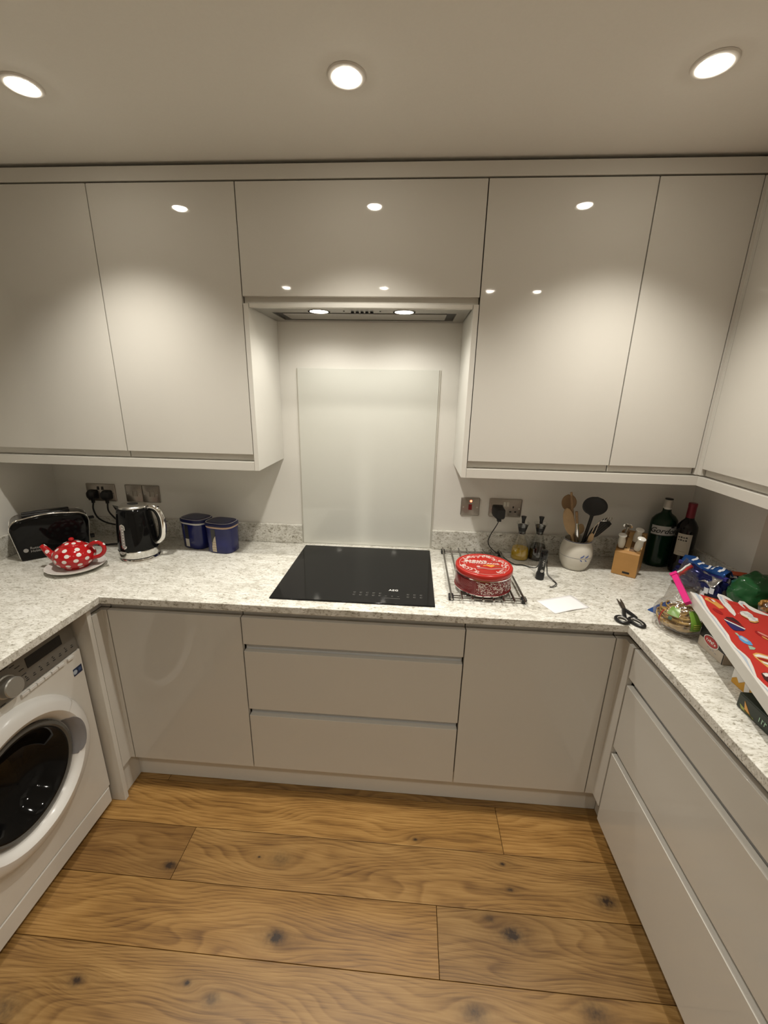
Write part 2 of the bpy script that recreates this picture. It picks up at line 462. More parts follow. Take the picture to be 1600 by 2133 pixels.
def drawer_unit(x0, x1, label):
    t = thing('drawer_unit', label, 'drawer unit', ((x0 + x1) / 2, -.3, 0), group='drawer units')
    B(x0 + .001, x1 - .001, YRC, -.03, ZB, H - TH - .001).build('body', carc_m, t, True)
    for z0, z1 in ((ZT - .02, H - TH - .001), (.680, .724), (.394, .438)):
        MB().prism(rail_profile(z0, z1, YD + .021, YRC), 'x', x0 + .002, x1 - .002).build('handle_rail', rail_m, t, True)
    for z0, z1 in ((.722, ZT), (.4355, .692), (ZB, .405)):
        B(x0 + .0018, x1 - .0018, YD, YD + .020, z0, z1).build('drawer_front', gloss, t, True, bevel=.0015)
    return t
drawer_unit(-.3945, .4030, 'wide gloss cream unit of three drawers under the hob')

def drawer_unit_right(y0, y1, label):       # faces -x
    t = thing('drawer_unit', label, 'drawer unit', (1.2, (y0 + y1) / 2, 0), group='drawer units')
    B(XRD + .046, WR - .03, y0 + .001, y1 - .001, ZB, H - TH - .001).build('body', carc_m, t, True)
    for z0, z1 in ((ZT - .02, H - TH - .001), (.680, .724), (.394, .438)):
        P = rail_profile(z0, z1, XRD + .021, XRD + .046)
        MB().prism(P, 'y', y0 + .002, y1 - .002).build('handle_rail', rail_m, t, True)
    for z0, z1 in ((.722, ZT), (.4355, .692), (ZB * .2 if False else .095, .405)):
        B(XRD, XRD + .020, y0 + .0018, y1 - .0018, z0, z1).build('drawer_front', gloss, t, True, bevel=.0015)
    return t
drawer_unit_right(-1.440, -.640, 'gloss cream three drawer unit on the right nearest the corner')
drawer_unit_right(-1.945, -1.443, 'gloss cream three drawer unit on the right nearest the viewer')
# corner posts
def post(poly, z0, z1, label):
    t = thing('corner_post', label, 'corner post', (poly[0][0], poly[0][1], z0), group='corner posts')
    MB().prism(poly, 'z', z0, z1).build('post', gloss, t, True, bevel=.001)
    return t
post([(.9075, YD), (XRD - .002, YD), (XRD - .002, -.637), (XRD + .018, -.637), (XRD + .018, YD + .02), (.9075, YD + .02)], ZB, ZT, 'narrow gloss corner post between the right drawers and base cabinet')
post([(-.8962, YD), (-.912, YD), (-.912, -.6365), (-.930, -.6365), (-.930, YD + .02), (-.8962, YD + .02)], ZB, ZT, 'narrow gloss corner post beside the washing machine panel')
# rail pieces over the corner posts
for nm, P in (('right', [(.9067, YD + .021), (XRD + .0195, YD + .021), (XRD + .0195, -.638), (XRD + .046, -.638), (XRD + .046, YRC), (.9067, YRC)]), ('left', [(-.8954, YD + .021), (-.9315, YD + .021), (-.9315, -.637), (-.946, -.637), (-.946, YRC), (-.8954, YRC)])):
    o = MB().prism(P, 'z', ZT + .0005, H - TH - .001).build('corner_rail', rail_m, bevel=.001)
    tag(o, 'grey metal rail piece over the %s corner post' % nm, 'rail', 'corner rails')
pl = MB(); pl.box(-1.0, .99, YP, YP + .016, .001, ZB - .002)
struct(pl.build('trim_1', side_m, bevel=.001), 'pale plinth board below the back base cabinets')
struct(B(.990, 1.006, -1.95, YP - .0005, .001, .094).build('trim_2', side_m, bevel=.001), 'pale plinth board below the right drawer units')
struct(B(-.946, -.931, -.6365, YP - .0005, .001, ZB - .002).build('trim_3', side_m, bevel=.001), 'short plinth return by the washing machine panel')
# end panels either side of the washing machine
for (ya, yb, lab) in ((-.657, -.638, 'upright cream end panel between the washing machine and corner post'), (-1.292, -1.274, 'upright cream end panel on the near side of the washing machine')):
    tag(B(WL + .002, -.912, ya, yb, .0005, H - TH - .001).build('end_panel', side_m, bevel=.001), lab, 'panel', 'washing machine end panels')
t = thing('base_cabinet', 'gloss cream base cabinet on the left beyond the washing machine', 'cabinet', (-1.25, -1.6, 0), group='base cabinets')
B(WL + .03, -.935, -1.945, -1.294, ZB, H - TH - .001).build('body', carc_m, t, True)
B(-.933, -.913, -1.943, -1.296, ZB, ZT).build('door', gloss, t, True, bevel=.0015)

# ------------------------------------------------------------------ wall units
ZWB, ZWT = 1.372, 2.2534
ZPB, ZPT = 1.309, 1.3435
def jdoor_profile(y, zb, zt, drop=.0245):
    return [(y, zb), (y, zt), (y + .022, zt), (y + .022, zb - drop), (y + .015, zb - drop), (y + .015, zb)]
def wall_unit(x0, x1, label, zb=ZWB, ztop=ZWT, open_body=True):
    t = thing('wall_cabinet', label, 'cabinet', ((x0 + x1) / 2, -.15, zb), group='wall cabinets')
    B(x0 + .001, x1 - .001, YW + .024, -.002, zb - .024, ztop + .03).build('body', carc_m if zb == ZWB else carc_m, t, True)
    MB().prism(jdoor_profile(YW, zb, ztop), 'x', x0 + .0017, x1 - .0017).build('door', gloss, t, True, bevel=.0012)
    return t
wall_unit(WL + .006, -.9164, 'gloss cream wall cabinet above the toaster')
wall_unit(-.9164, -.4119, 'gloss cream wall cabinet left of the extractor above the blue canisters')
wall_unit(.3995, .9094, 'gloss cream wall cabinet right of the extractor above the sockets')
wall_unit(.9094, 1.2110, 'narrow gloss cream wall cabinet in the right corner')
# extractor unit door
t = thing('extractor_cabinet', 'gloss cream lift-up cabinet housing the extractor over the hob', 'cabinet', (0, -.15, 1.9))
B(-.4109, .3985, YW + .024, -.002, 1.8985, ZWT + .03).build('body', carc_m, t, True)
MB().prism(jdoor_profile(YW, 1.9205, ZWT, .021), 'x', -.4102, .3978).build('door', gloss, t, True, bevel=.0012)
B(-.392, .3795, YW + .004, YW + .022, 1.8865, 1.8985).build('bottom_strip', side_m, t, True, bevel=.001)
# end panels below the extractor unit
for xa, xb, lab in ((-.4109, -.3935, 'slim cream end panel on the left of the extractor'), (.3805, .3985, 'slim cream end panel on the right of the extractor')):
    tag(B(xa, xb, YW, -.001, ZPB, 1.8980).build('end_panel', side_m, bevel=.001), lab, 'panel', 'extractor end panels')
# right run wall units face -x
XWR = 1.222
def wall_unit_right(y0, y1, label):
    t = thing('wall_cabinet', label, 'cabinet', (1.37, (y0 + y1) / 2, ZWB), group='wall cabinets')
    B(XWR + .024, WR - .002, y0 + .001, y1 - .001, ZWB - .024, ZWT + .03).build('body', carc_m, t, True)
    P = [(XWR, ZWB), (XWR, ZWT), (XWR + .022, ZWT), (XWR + .022, ZWB - .0245), (XWR + .015, ZWB - .0245), (XWR + .015, ZWB)]
    MB().prism(P, 'y', y0 + .0017, y1 - .0017).build('door', gloss, t, True, bevel=.0012)
wall_unit_right(-.828, -.3275, 'gloss cream wall cabinet on the right wall nearest the corner')
wall_unit_right(-1.345, -.828, 'gloss cream wall cabinet on the right wall nearest the viewer')
post([(1.2125, YW), (XWR + .001, YW), (XWR + .001, -.3265), (XWR + .02, -.3265), (XWR + .02, YW + .02), (1.2125, YW + .02)], ZWB - .024, ZWT, 'slim rounded corner post between the two wall cabinet runs')
# pelmets, cornice
n = 3
def trim(mb, label, m=gloss, bev=.0012):
    global n; n += 1
    return struct(mb.build('trim_%d' % n, m, bevel=bev), label)
trim(B(WL + .002, -.4115, YW - .001, YW + .02, ZPB, ZPT), 'cream light pelmet under the left wall cabinets')
trim(B(.3990, 1.226, YW - .001, YW + .02, ZPB, ZPT), 'cream light pelmet under the right wall cabinets')
trim(B(XWR + .002, XWR + .022, -1.345, YW - .0015, ZPB, ZPT), 'cream light pelmet under the cabinets on the right wall')
trim(B(WL + .002, 1.230, YW - .002, YW + .02, ZWT + .0045, 2.2985), 'cream cornice board along the top of the back wall cabinets')
trim(B(XWR - .002, XWR + .02, -1.345, YW - .0025, ZWT + .0045, 2.2985), 'cream cornice board along the top of the right wall cabinets')
# cabinet bottoms seen from below
for xa, xb in ((WL + .002, -.4115), (.3990, WR - .002)):
    n += 1
    struct(B(xa, xb, YW + .022, -.002, ZPT + .0005, ZPT + .0045).build('trim_%d' % n, side_m), 'underside board of the wall cabinets')
n += 1
struct(B(XWR + .024, WR - .002, -1.345, YW + .0215, ZPT + .0005, ZPT + .0045).build('trim_%d' % n, side_m), 'underside board of the wall cabinets on the right')

# ------------------------------------------------------------------ extractor
t = thing('extractor_hood', 'steel built-in extractor with two round lights above the hob', 'extractor', (0, -.15, 1.88))
hz = 1.8865
hm = MB()
hm.box(-.389, .376, YW + .025, -.212, hz, hz + .010); hm.box(-.389, .376, -.045, -.003, hz, hz + .010)
hm.box(-.389, -.345, -.212, -.045, hz, hz + .010); hm.box(.335, .376, -.212, -.045, hz, hz + .010)
hsteel = mat('hood_steel', (.44, .43, .40), rough=.3, metal=.95, var=.12, scale=100)
hm.build('frame', hsteel, t, True, bevel=.001)
B(-.345, .335, -.212, -.045, hz + .007, hz + .011).build('intake_slot', black_m, t, True)
B(-.312, .302, -.184, -.062, hz + .0005, hz + .006).build('filter_panel', hsteel, t, True, bevel=.001)
bulb_m = mat('lamp_glass', (1, 1, 1), rough=.4, emit=(1.0, .93, .80), estr=26)
for i, xx in enumerate((-.160, .147)):
    MB().lathe([(.040, hz - .002), (.040, hz), (.033, hz), (.033, hz - .002)], 32, (xx, -.242, 0), cap0=False, cap1=False).build('lamp_ring', steel, t, True)
    MB().lathe([(.0, hz - .0012), (.033, hz - .001)], 32, (xx, -.242, 0), cap0=False, cap1=False).build('lamp', bulb_m, t, True)
    ld = bpy.data.lights.new('hood_lamp', 'SPOT'); ld.energy = HOOD_W; ld.color = (1, .97, .90); ld.shadow_soft_size = .03; ld.spot_size = radians(160); ld.spot_blend = .6
    lo = bpy.data.objects.new('hood_lamp_light', ld); COL.objects.link(lo); lo.parent = t
    lo.location = Vector((xx, -.242, hz - .012)) - t.location
for k in range(5):
    MB().lathe([(.0058, hz - .006), (.0058, hz)], 14, (-.040 + .0175 * k, -.232, 0)).build('button', black_m, t, True)
for k in (-.068, .062): MB().lathe([(.0025, hz - .002), (.0025, hz)], 10, (k, -.250, 0)).build('screw', black_m, t, True)

# ------------------------------------------------------------------ downlights
trim_w = mat('white_metal_trim', (.75, .72, .66), rough=.4)
def downlight(x, yy, watts, label, group, beam=108):
    t = thing('downlight', label, 'light', (x, yy, CEIL), group=group)
    MB().lathe([(.0455, -.0005), (.0435, -.004), (.036, -.005), (.031, -.003), (.0285, -.001), (.0285, 0)], 36, cap0=False, cap1=False).build('trim_ring', trim_w, t)
    MB().lathe([(0, -.0100), (.012, -.0092), (.021, -.0066), (.0262, -.0030), (.0270, -.0012)], 28, cap0=False, cap1=False).build('lamp', mat('downlight_lamp_glass', (1, 1, 1), rough=.4, emit=(1.0, .93, .80), estr=80), t)
    ld = bpy.data.lights.new('downlight_beam', 'SPOT'); ld.energy = watts; ld.color = LAMP_COL; ld.shadow_soft_size = .022
    ld.spot_size = radians(beam); ld.spot_blend = 1.0
    lo = bpy.data.objects.new('downlight_beam', ld); COL.objects.link(lo); lo.parent = t; lo.location = (0, 0, -.036)
downlight(-.782, -.660, FRONT_W, 'bright ceiling downlight above the washing machine side', 'kitchen downlights')
downlight(.010, -.660, FRONT_W, 'bright ceiling downlight in the middle above the hob', 'kitchen downlights')
downlight(.815, -.665, FRONT_W, 'bright ceiling downlight at the right end of the row', 'kitchen downlights')
for i, (xx, yy, lab) in enumerate(((-.747, -1.985, 'left'), (-.047, -1.985, 'middle'), (.704, -2.067, 'right'), (1.034, -2.075, 'far right'))):
    downlight(xx, yy, BACK_W, 'ceiling downlight behind the viewer, %s one of the row' % lab, 'rear downlights', 130)
for i, xx in enumerate((-.75, .0, .75)):
    downlight(xx, -3.35, BACK_W, 'ceiling downlight near the rear wall, %s one of three' % ('left', 'middle', 'right')[i], 'rear downlights', 130)

# ------------------------------------------------------------------ glass splashback and hob
t = thing('glass_splashback', 'tall pale back-painted glass splashback behind the hob', 'splashback', (-.01, -.004, H))
B(-.3135, .2965, -.0075, -.0012, H + .001, 1.703).build('glass_sheet', mat('pale_glass', (.69, .69, .63), rough=.05, var=.01, scale=3, spec=.5), t, True, bevel=.001)
sl = mat('sealant', (.62, .60, .53), rough=.6)
for xa, xb in ((-.3175, -.3140), (.2970, .3030)):
    B(xa, xb, -.0045, -.0008, H + .001, 1.703).build('sealant_bead', sl, t, True)

t = thing('induction_hob', 'black glass induction hob set into the worktop', 'hob', (0, -.305, H))
B(-.2935, .2945, -.5655, -.048, H + .0002, H + .0058).build('glass_top', hobglass, t, True, bevel=.002)
pr_m = mat('dim_grey_print', (.15, .145, .135), rough=.5)
zt = H + .0060
text('AEG', .017, frame((.145, -.466, zt), (1, 0, 0), (0, 1, 0)), mat('pale_print', (.6, .6, .58), rough=.5), t, world=True, space=1.15, bold=.0004)
ic = MB()
def tick(x, yy, w, h): ic.box(x - w / 2, x + w / 2, yy - h / 2, yy + h / 2, zt - .0001, zt + .0002)
random.seed(3)
for bx, nn in ((.004, 5), (.200, 3)):
    for k in range(nn):
        for yy in (-.494, -.512):
            x = bx + .0235 * k
            tick(x, yy + .003, .008, .0012); tick(x, yy - .003, .006, .0012); tick(x - .004, yy, .0012, .006)
for k in range(3): tick(.120 + .022 * k, -.512, .007, .0012)
for k in range(3): tick(.142, -.509 - .003 * k, .006, .001)
for k in range(12): tick(.117 + .0047 * k, -.527, .0030, .0022)
ic.build('control_print', pr_m, t, True, smooth=False)['kind'] = 'stuff'

# ------------------------------------------------------------------ washing machine (front faces +x)
wx, wy = -.955, -.966
t = thing('washing_machine', 'white front loading washing machine under the left worktop', 'washing machine', (wx, wy, 0))
dc = (0, .008, .452)
body = MB(); body.prism([(-.54, .012), (-.004, .012), (-.004, .092), (-.095, .093), (-.095, .722), (-.010, .726), (-.018, .850), (-.54, .850)], 'y', -.298, .298)
body.build('body', white_en, t, bevel=.003)
fp = MB()
angs = sorted([2 * pi * k / 64 for k in range(64)] + [atan2(z - dc[2], yy - dc[1]) % (2 * pi) for z in (.095, .7215) for yy in (-.298, .298)])
inn, out = [], []
for a in angs:
    c_, s_ = cos(a), sin(a)
    k = min((.298 - dc[1]) / c_ if c_ > 1e-6 else 9, (-.298 - dc[1]) / c_ if c_ < -1e-6 else 9, (.7215 - dc[2]) / s_ if s_ > 1e-6 else 9, (.095 - dc[2]) / s_ if s_ < -1e-6 else 9)
    out.append((dc[1] + c_ * k, dc[2] + s_ * k)); inn.append((dc[1] + c_ * .168, dc[2] + s_ * .168))
fp.rings([[(-.094, *q) for q in inn], [(0, *q) for q in inn], [(0, *q) for q in out], [(-.094, *q) for q in out]], False, False)
fp.build('front_plate', white_en, t, ang=30)
B(-.005, .0015, -.292, .292, .018, .088).build('kick_flap', white_en, t, bevel=.003)
cp = MB(); cp.prism([(.0015, .727), (-.0085, .727), (-.020, .845), (-.0105, .845)], 'y', -.292, .294)
cpm = mat('grey_control_fascia', (.215, .20, .175), rough=.33, metal=.5, var=.06, scale=50)
cp.build('control_panel', cpm, t, bevel=.002)
PF = frame((.0018, 0, .727), (0, 1, 0), (-.0975, 0, 1))      # panel plane: local x = y, local y = up the panel
def on_panel(u0, u1, v0, v1, d0, d1): return MB().box(u0, u1, v0, v1, d0, d1, PF)
on_panel(.115, .242, .052, .086, -.001, .0010).build('display', mat('dark_display', (.012, .011, .010), rough=.12), t)
kn = MB().lathe([(.034, 0), (.034, .004), (.030, .006), (.0295, .030), (.027, .033), (0, .034)], 32, cap0=False)
kn.build('program_knob', mat('silver_knob', (.42, .41, .38), rough=.35, metal=.6), t, mtx=PF @ Matrix.Translation((.040, .045, 0)))
tk = MB()
for k in range(13):
    a = radians(-60 + 20 * k)
    if k in (6,): continue
    rad = .052
    tk.box(.040 + rad * cos(a + 1.0) - .0015, .040 + rad * cos(a + 1.0) + .014, .045 + rad * sin(a + 1.0) - .001, .045 + rad * sin(a + 1.0) + .001, 0, .0006, PF)
for k in range(9):
    u = .075 + .024 * k
    tk.box(u, u + .009, .018, .0205, 0, .0006, PF); tk.box(u + .002, u + .008, .025, .027, 0, .0006, PF)
    if k % 2: tk.box(u, u + .004, .031, .034, 0, .0006, PF)
tk.build('panel_print', black_m, t, smooth=False)['kind'] = 'stuff'
for k in range(8):
    y0 = (.070 + .0265 * (k - 1)) if k else -.020
    if k == 7: y0 += .012
    B(-.001, .007, y0, y0 + .0245, .708, .7185).build('push_button', white_pl, t, bevel=.002)
st = B(-.0005, .0008, .255, .292, .636, .664).build('energy_sticker', mat('navy_sticker', (.02, .03, .075), rough=.4), t)
MB().lathe([(.0085, .0008), (.0085, .0013)], 18, (0, .262, .650), 'x').build('sticker_print', mat('pale_blue_print', (.42, .48, .56), rough=.4), st)
B(.0008, .0013, .276, .287, .645, .657).build('sticker_print', mat('dark_blue_print', (.06, .10, .22), rough=.4), st)
# round door
MB().lathe([(.246, -.001), (.244, .012), (.236, .026), (.224, .034), (.200, .038), (.186, .030), (.176, .012), (.170, .004)], 72, dc, 'x', cap0=False, cap1=False).build('door_ring', mat('door_white', (.74, .73, .70), rough=.16, var=.01), t)
MB().lathe([(.171, .010), (.168, .018), (.160, .020), (.150, .012)], 64, dc, 'x', cap0=False, cap1=False).build('door_seal', mat('smoke_grey_plastic', (.10, .095, .085), rough=.18), t)
MB().lathe([(.162, .016), (.150, .0155), (.135, .004), (.118, -.03), (.09, -.055), (.05, -.068), (.0, -.072)], 56, dc, 'x', cap0=False, cap1=False).build('door_glass', mat('dark_porthole_glass', (.006, .006, .006), rough=.05, spec=.22), t)
# the handle recess sits on the right of the ring
def ring_h(r):
    Q = [(.246, -.001), (.244, .012), (.236, .026), (.224, .034), (.200, .038), (.186, .030), (.176, .012), (.170, .004)][::-1]
    for (r0, h0), (r1, h1) in zip(Q, Q[1:]):
        if r0 <= r <= r1: return h0 + (h1 - h0) * (r - r0) / (r1 - r0)
    return Q[-1][1]
def ring_patch(a0, a1, r0, r1, name, m, lift=.0012):
    R_ = []
    for k in range(13):
        a = radians(a0 + (a1 - a0) * k / 12)
        e = 1 if a1 - a0 < 5 else sqrt(max(.02, 1 - ((k - 6) / 6.2) ** 2))
        R_.append([(ring_h(r0 + (r1 - r0) * e * j / 5) + lift, dc[1] + (r0 + (r1 - r0) * e * j / 5) * cos(a), dc[2] + (r0 + (r1 - r0) * e * j / 5) * sin(a)) for j in range(6)])
    return MB().rings(R_, False, False, closed=False).build(name, m, t)
ring_patch(-22, 30, .174, .207, 'door_handle', mat('grey_handle_recess', (.22, .22, .23), rough=.25), .0030)
ring_patch(35.5, 36.3, .190, .243, 'handle_seam', white_pl, .0030)

# ================================================================== sockets and switches on the back wall
screw_m = mat('screw_head', (.55, .53, .49), rough=.3, metal=1)
def plate(name, x0, x1, z0, z1, label, cat, group=None):
    t = thing(name, label, cat, ((x0 + x1) / 2, -.0005, (z0 + z1) / 2), group=group)
    MB().rings([[(q[0], 0, q[1]) for q in rrect(x1 - x0, z1 - z0, .004)], [(q[0], -.004, q[1]) for q in rrect(x1 - x0, z1 - z0, .004)], [(q[0], -.006, q[1]) for q in rrect(x1 - x0 - .005, z1 - z0 - .005, .004)]]).build('plate', plate_m, t)
    return t
def rocker(t, cx, cz, w, h, m): return MB().prism([(-.0055, -h / 2), (-.0105, -h / 2), (-.0075, h / 2), (-.0055, h / 2)], 'x', -w / 2, w / 2).build('rocker', m, t, mtx=Matrix.Translation((cx, 0, cz)), bevel=.0006)
def screws(t, w):
    for s_ in (-1, 1): MB().lathe([(.0035, 0), (.0035, .001), (.002, .0016)], 14, axis='y').build('screw', screw_m, t, mtx=Matrix.Translation((s_ * w, -.006, -.002)) @ Matrix.Rotation(pi, 4, 'Z'))
def socket_holes(t, cx, cz):
    for ox, oz, w, h in ((0, .011, .006, .009), (-.011, -.011, .0085, .006), (.011, -.011, .0085, .006)):
        B(cx + ox - w / 2, cx + ox + w / 2, -.0066, -.005, cz + oz - h / 2, cz + oz + h / 2).build('pin_hole', black_m, t)
grey_rock = mat('grey_rocker', (.33, .30, .26), rough=.35, metal=.5)
white_rock = mat('white_rocker', (.62, .59, .52), rough=.35)
# left double socket
SL = plate('double_socket', -1.383, -1.237, 1.072, 1.158, 'brushed metal double socket above the toaster with two black plugs', 'socket')
screws(SL, .064); rocker(SL, -.010, .022, .010, .016, black_m); rocker(SL, .012, .022, .010, .016, black_m)
for cx in (-.036, .036): socket_holes(SL, cx, -.010)
# left switches
for i, (xa, xb, lab) in enumerate(((-1.185, -1.1, 'brushed metal two-gang switch nearer the double socket'), (-1.0985, -1.0135, 'brushed metal two-gang switch above the kettle lid, right of its twin'))):
    t = plate('light_switch', xa, xb, 1.073, 1.158, lab, 'switch', 'switches by the kettle')
    screws(t, .031)
    rocker(t, -.011, .0, .013, .026, grey_rock); rocker(t, .011, .0, .013, .026, grey_rock)
t = plate('cooker_switch', .428, .513, 1.070, 1.155, 'brushed metal cooker switch with red rocker and lit red neon', 'switch')
screws(t, .031); rocker(t, 0, -.001, .015, .026, mat('dark_red_rocker', (.22, .012, .018), rough=.3))
MB().lathe([(.0052, 0), (.0045, .0018), (0, .0022)], 16, axis='y').build('neon', mat('neon_lamp', (1, .2, .15), rough=.3, emit=(1, .12, .06), estr=6), t, mtx=Matrix.Translation((.002, -.006, .027)) @ Matrix.Rotation(pi, 4, 'Z'))
SR = plate('double_socket', .5565, .7025, 1.070, 1.155, 'brushed metal double socket right of the cooker switch with a charger plugged in', 'socket')
screws(SR, .062); rocker(SR, -.005, .018, .0115, .020, white_rock); rocker(SR, .009, .018, .0115, .020, white_rock); socket_holes(SR, .035, -.006)

# plugs with cords
cord_m = mat('black_cord_rubber', (.010, .010, .010), rough=.5)
def plug(loc, label, cord_pts, group, name='plug'):
    t = thing(name, label, 'plug', loc, group=group)
    MB().rings([[(q[0], 0, q[1]) for q in rrect(.046, .046, .010)], [(q[0], -.012, q[1]) for q in rrect(.048, .048, .014)], [(q[0] * 1, -.026, q[1]) for q in rrect(.040, .040, .016)], [(q[0], -.030, q[1]) for q in rrect(.026, .026, .011)]]).build('plug_body', black_m, t)
    MB().lathe([(.0075, -.040), (.0075, -.022), (.010, -.015)], 12, (0, -.014, 0)).build('cord_grip', black_m, t)
    MB().tube(bez([Vector(p) - Vector(loc) for p in cord_pts], 8), .0038, 8).build('cord', cord_m, t)
    return t
plug((-1.346, -.0072, 1.106), 'black plug in the left hole of the double socket by the toaster', [(-1.346, -.021, 1.068), (-1.345, -.030, 1.035), (-1.325, -.035, .995), (-1.28, -.035, .970), (-1.20, -.045, .962), (-1.10, -.060, .950), (-1.03, -.10, .916), (-1.0, -.15, .905)], 'plugs by the toaster')
plug((-1.274, -.0072, 1.106), 'black plug in the right hole of the double socket by the toaster', [(-1.274, -.021, 1.068), (-1.270, -.028, 1.03), (-1.240, -.035, .998), (-1.19, -.05, .965), (-1.14, -.08, .925), (-1.13, -.12, .908), (-1.20, -.15, .905), (-1.245, -.160, .905)], 'plugs by the toaster')
t = thing('charger_plug', 'black charger plug with a thin cable running to the torch', 'charger', (.594, -.0072, 1.104))
MB().rings([[(q[0], 0, q[1]) for q in rrect(.046, .046, .006)], [(q[0], -.020, q[1] - .003) for q in rrect(.048, .050, .010)], [(q[0] + .006, -.046, q[1] - .008) for q in rrect(.042, .048, .010)], [(q[0] + .006, -.052, q[1] - .008) for q in rrect(.034, .040, .010)]]).build('plug_body', black_m, t)
B(-.004, .014, -.042, -.024, -.046, -.030).build('usb_plug', black_m, t, bevel=.002)
pts = [(.599, -.040, 1.060), (.590, -.038, 1.035), (.568, -.032, .985), (.562, -.034, .950), (.580, -.050, .924), (.612, -.085, .912), (.640, -.135, .905), (.662, -.165, .9035), (.690, -.165, .9035), (.715, -.185, .904), (.728, -.235, .925), (.732, -.262, .965)]
MB().tube(bez([Vector(p) - Vector((.594, -.0072, 1.104)) for p in pts], 8), .0020, 6).build('cable', cord_m, t)

# ================================================================== toaster
TM = frame((-1.375, -.245, H), (.712, .702, 0), (-.702, .712, 0))     # local x along the front, y to the back
black_p = mat('black_gloss_panel', (.005, .005, .005), rough=.07, spec=.25)
t = thing('toaster', 'black gloss two-slot toaster in the left corner behind the teapot', 'toaster', mtx=TM)
def toaster_outline(w, h, grow=0.0):
    P = [(-w / 2 + .010, .010), (w / 2 - .010, .010)]
    cr = .045
    for k in range(9):
        a = pi / 2 * k / 8
        P.append((w / 2 + .006 - cr + cr * sin(pi / 2 - a) * 1.0, h - cr + cr * sin(a)))
    for k in range(1, 8):
        u = k / 8; x = (w / 2 + .006 - cr) * (1 - 2 * u)
        P.append((x, h + .010 * sin(pi * u)))
    for k in range(9):
        a = pi / 2 + pi / 2 * k / 8
        P.append((-(w / 2 + .006 - cr) + cr * cos(a), h - cr + cr * sin(a)))
    return [(x * (1 + grow), .010 + (z - .010) * (1 + grow)) for x, z in P]
TW, THT = .258, .178
ol = toaster_outline(TW, THT)
yb = .058
MB().rings([[(x, -yb + .012, z) for x, z in ol], [(x, yb - .012, z) for x, z in ol]]).build('body', mat('dark_steel', (.16, .15, .14), rough=.28, metal=.9, var=.1, scale=80), t)
for s_ in (-1, 1):
    o1 = toaster_outline(TW, THT, .012); o2 = toaster_outline(TW, THT, -.02)
    MB().rings([[(x, s_ * (yb - .012), z) for x, z in o1], [(x, s_ * (yb - .008), z) for x, z in o1], [(x, s_ * (yb - .006), z) for x, z in toaster_outline(TW, THT, -.004)]]).build('chrome_trim', chrome, t)
    MB().rings([[(x, s_ * (yb - .007), z) for x, z in toaster_outline(TW, THT, -.006)], [(x, s_ * (yb + .000), z) for x, z in toaster_outline(TW, THT, -.012)], [(x, s_ * (yb + .004), z) for x, z in toaster_outline(TW, THT, -.05)], [(x, s_ * (yb + .005), z) for x, z in toaster_outline(TW, THT, -.14)]]).build('front_panel' if s_ < 0 else 'back_panel', black_p, t, ang=50)
B(-TW / 2 + .012, TW / 2 - .012, -yb + .006, yb - .006, 0, .014).build('base', black_m, t, bevel=.003)
for yy in (-.020, .020):
    B(-.088, .075, yy - .010, yy + .010, THT + .001, THT + .0125).build('slot', black_m, t, bevel=.004)
B(TW / 2 + .002, TW / 2 + .030, -.012, .012, .128, .138).build('lever', black_m, t, bevel=.003)
MB().lathe([(.010, 0), (.010, .014), (.008, .016)], 18, axis='x').build('browning_knob', black_m, t, mtx=Matrix.Translation((TW / 2 + .003, 0, .045)))
lg = mat('silver_logo', (.32, .31, .29), rough=.3)
fm = frame((-.082, -yb - .0058, .048), (1, 0, 0), (0, 0, 1))
text('Russell', .0145, fm @ Matrix.Translation((0, .006, 0)), lg, t, align='LEFT'); text('Hobbs', .0145, fm @ Matrix.Translation((0, -.008, 0)), lg, t, align='LEFT')
MB().lathe([(.0085, 0), (.0085, .0006)], 18, axis='y').build('logo_disc', lg, t, mtx=Matrix.Translation((-.096, -yb - .0062, .047)))

# ================================================================== saucer and teapot
plate_c = mat('white_porcelain', (.72, .70, .65), rough=.14, var=.01)
SC = (-1.150, -.398)
sp = MB().lathe([(.052, 0), (.055, .004), (.088, .008), (.103, .016), (.1045, .0185), (.102, .0190), (.086, .0115), (.05, .0072), (0, .0068)], 56, (SC[0], SC[1], H + .0008), cap0=True, cap1=False)
tag(sp.build('saucer', plate_c), 'white saucer plate under the spotted teapot', 'saucer')
TP = Vector((SC[0], SC[1], H + .0085))
ang = radians(8)
t = thing('teapot', 'small red teapot with white polka dots and a round knob lid', 'teapot', TP, rz=ang)
red_g = mat('red_glaze', (.42, .010, .012), rough=.10, var=.04, scale=20)
wdot = mat('white_glaze', (.74, .70, .66), rough=.12, var=.01)
ea, eb = .0735, .053          # ellipsoid half axes
zc = .0485
prof = [(.036, 0), (.046, .0015)]
for k in range(1, 19):
    th = -pi / 2 + pi * (.16 + .84 * k / 18 * .86)
    prof.append((ea * cos(th), zc + eb * sin(th)))
prof = [q for q in prof if q[1] < .0945] + [(.036, .0955)]
MB().lathe(prof, 56, cap0=True, cap1=True).build('body', red_g, t, ang=60)
MB().lathe([(.0375, .0945), (.0375, .0965), (.030, .1015), (.018, .1055), (.006, .1075), (0, .1078)], 44, cap0=False, cap1=False).build('lid', red_g, t, ang=60)
MB().lathe([(.004, .106), (.0045, .109), (.0085, .112), (.0095, .1165), (.0075, .1215), (.003, .1235), (0, .1238)], 24, cap0=False, cap1=False).build('lid_knob', red_g, t, ang=60)
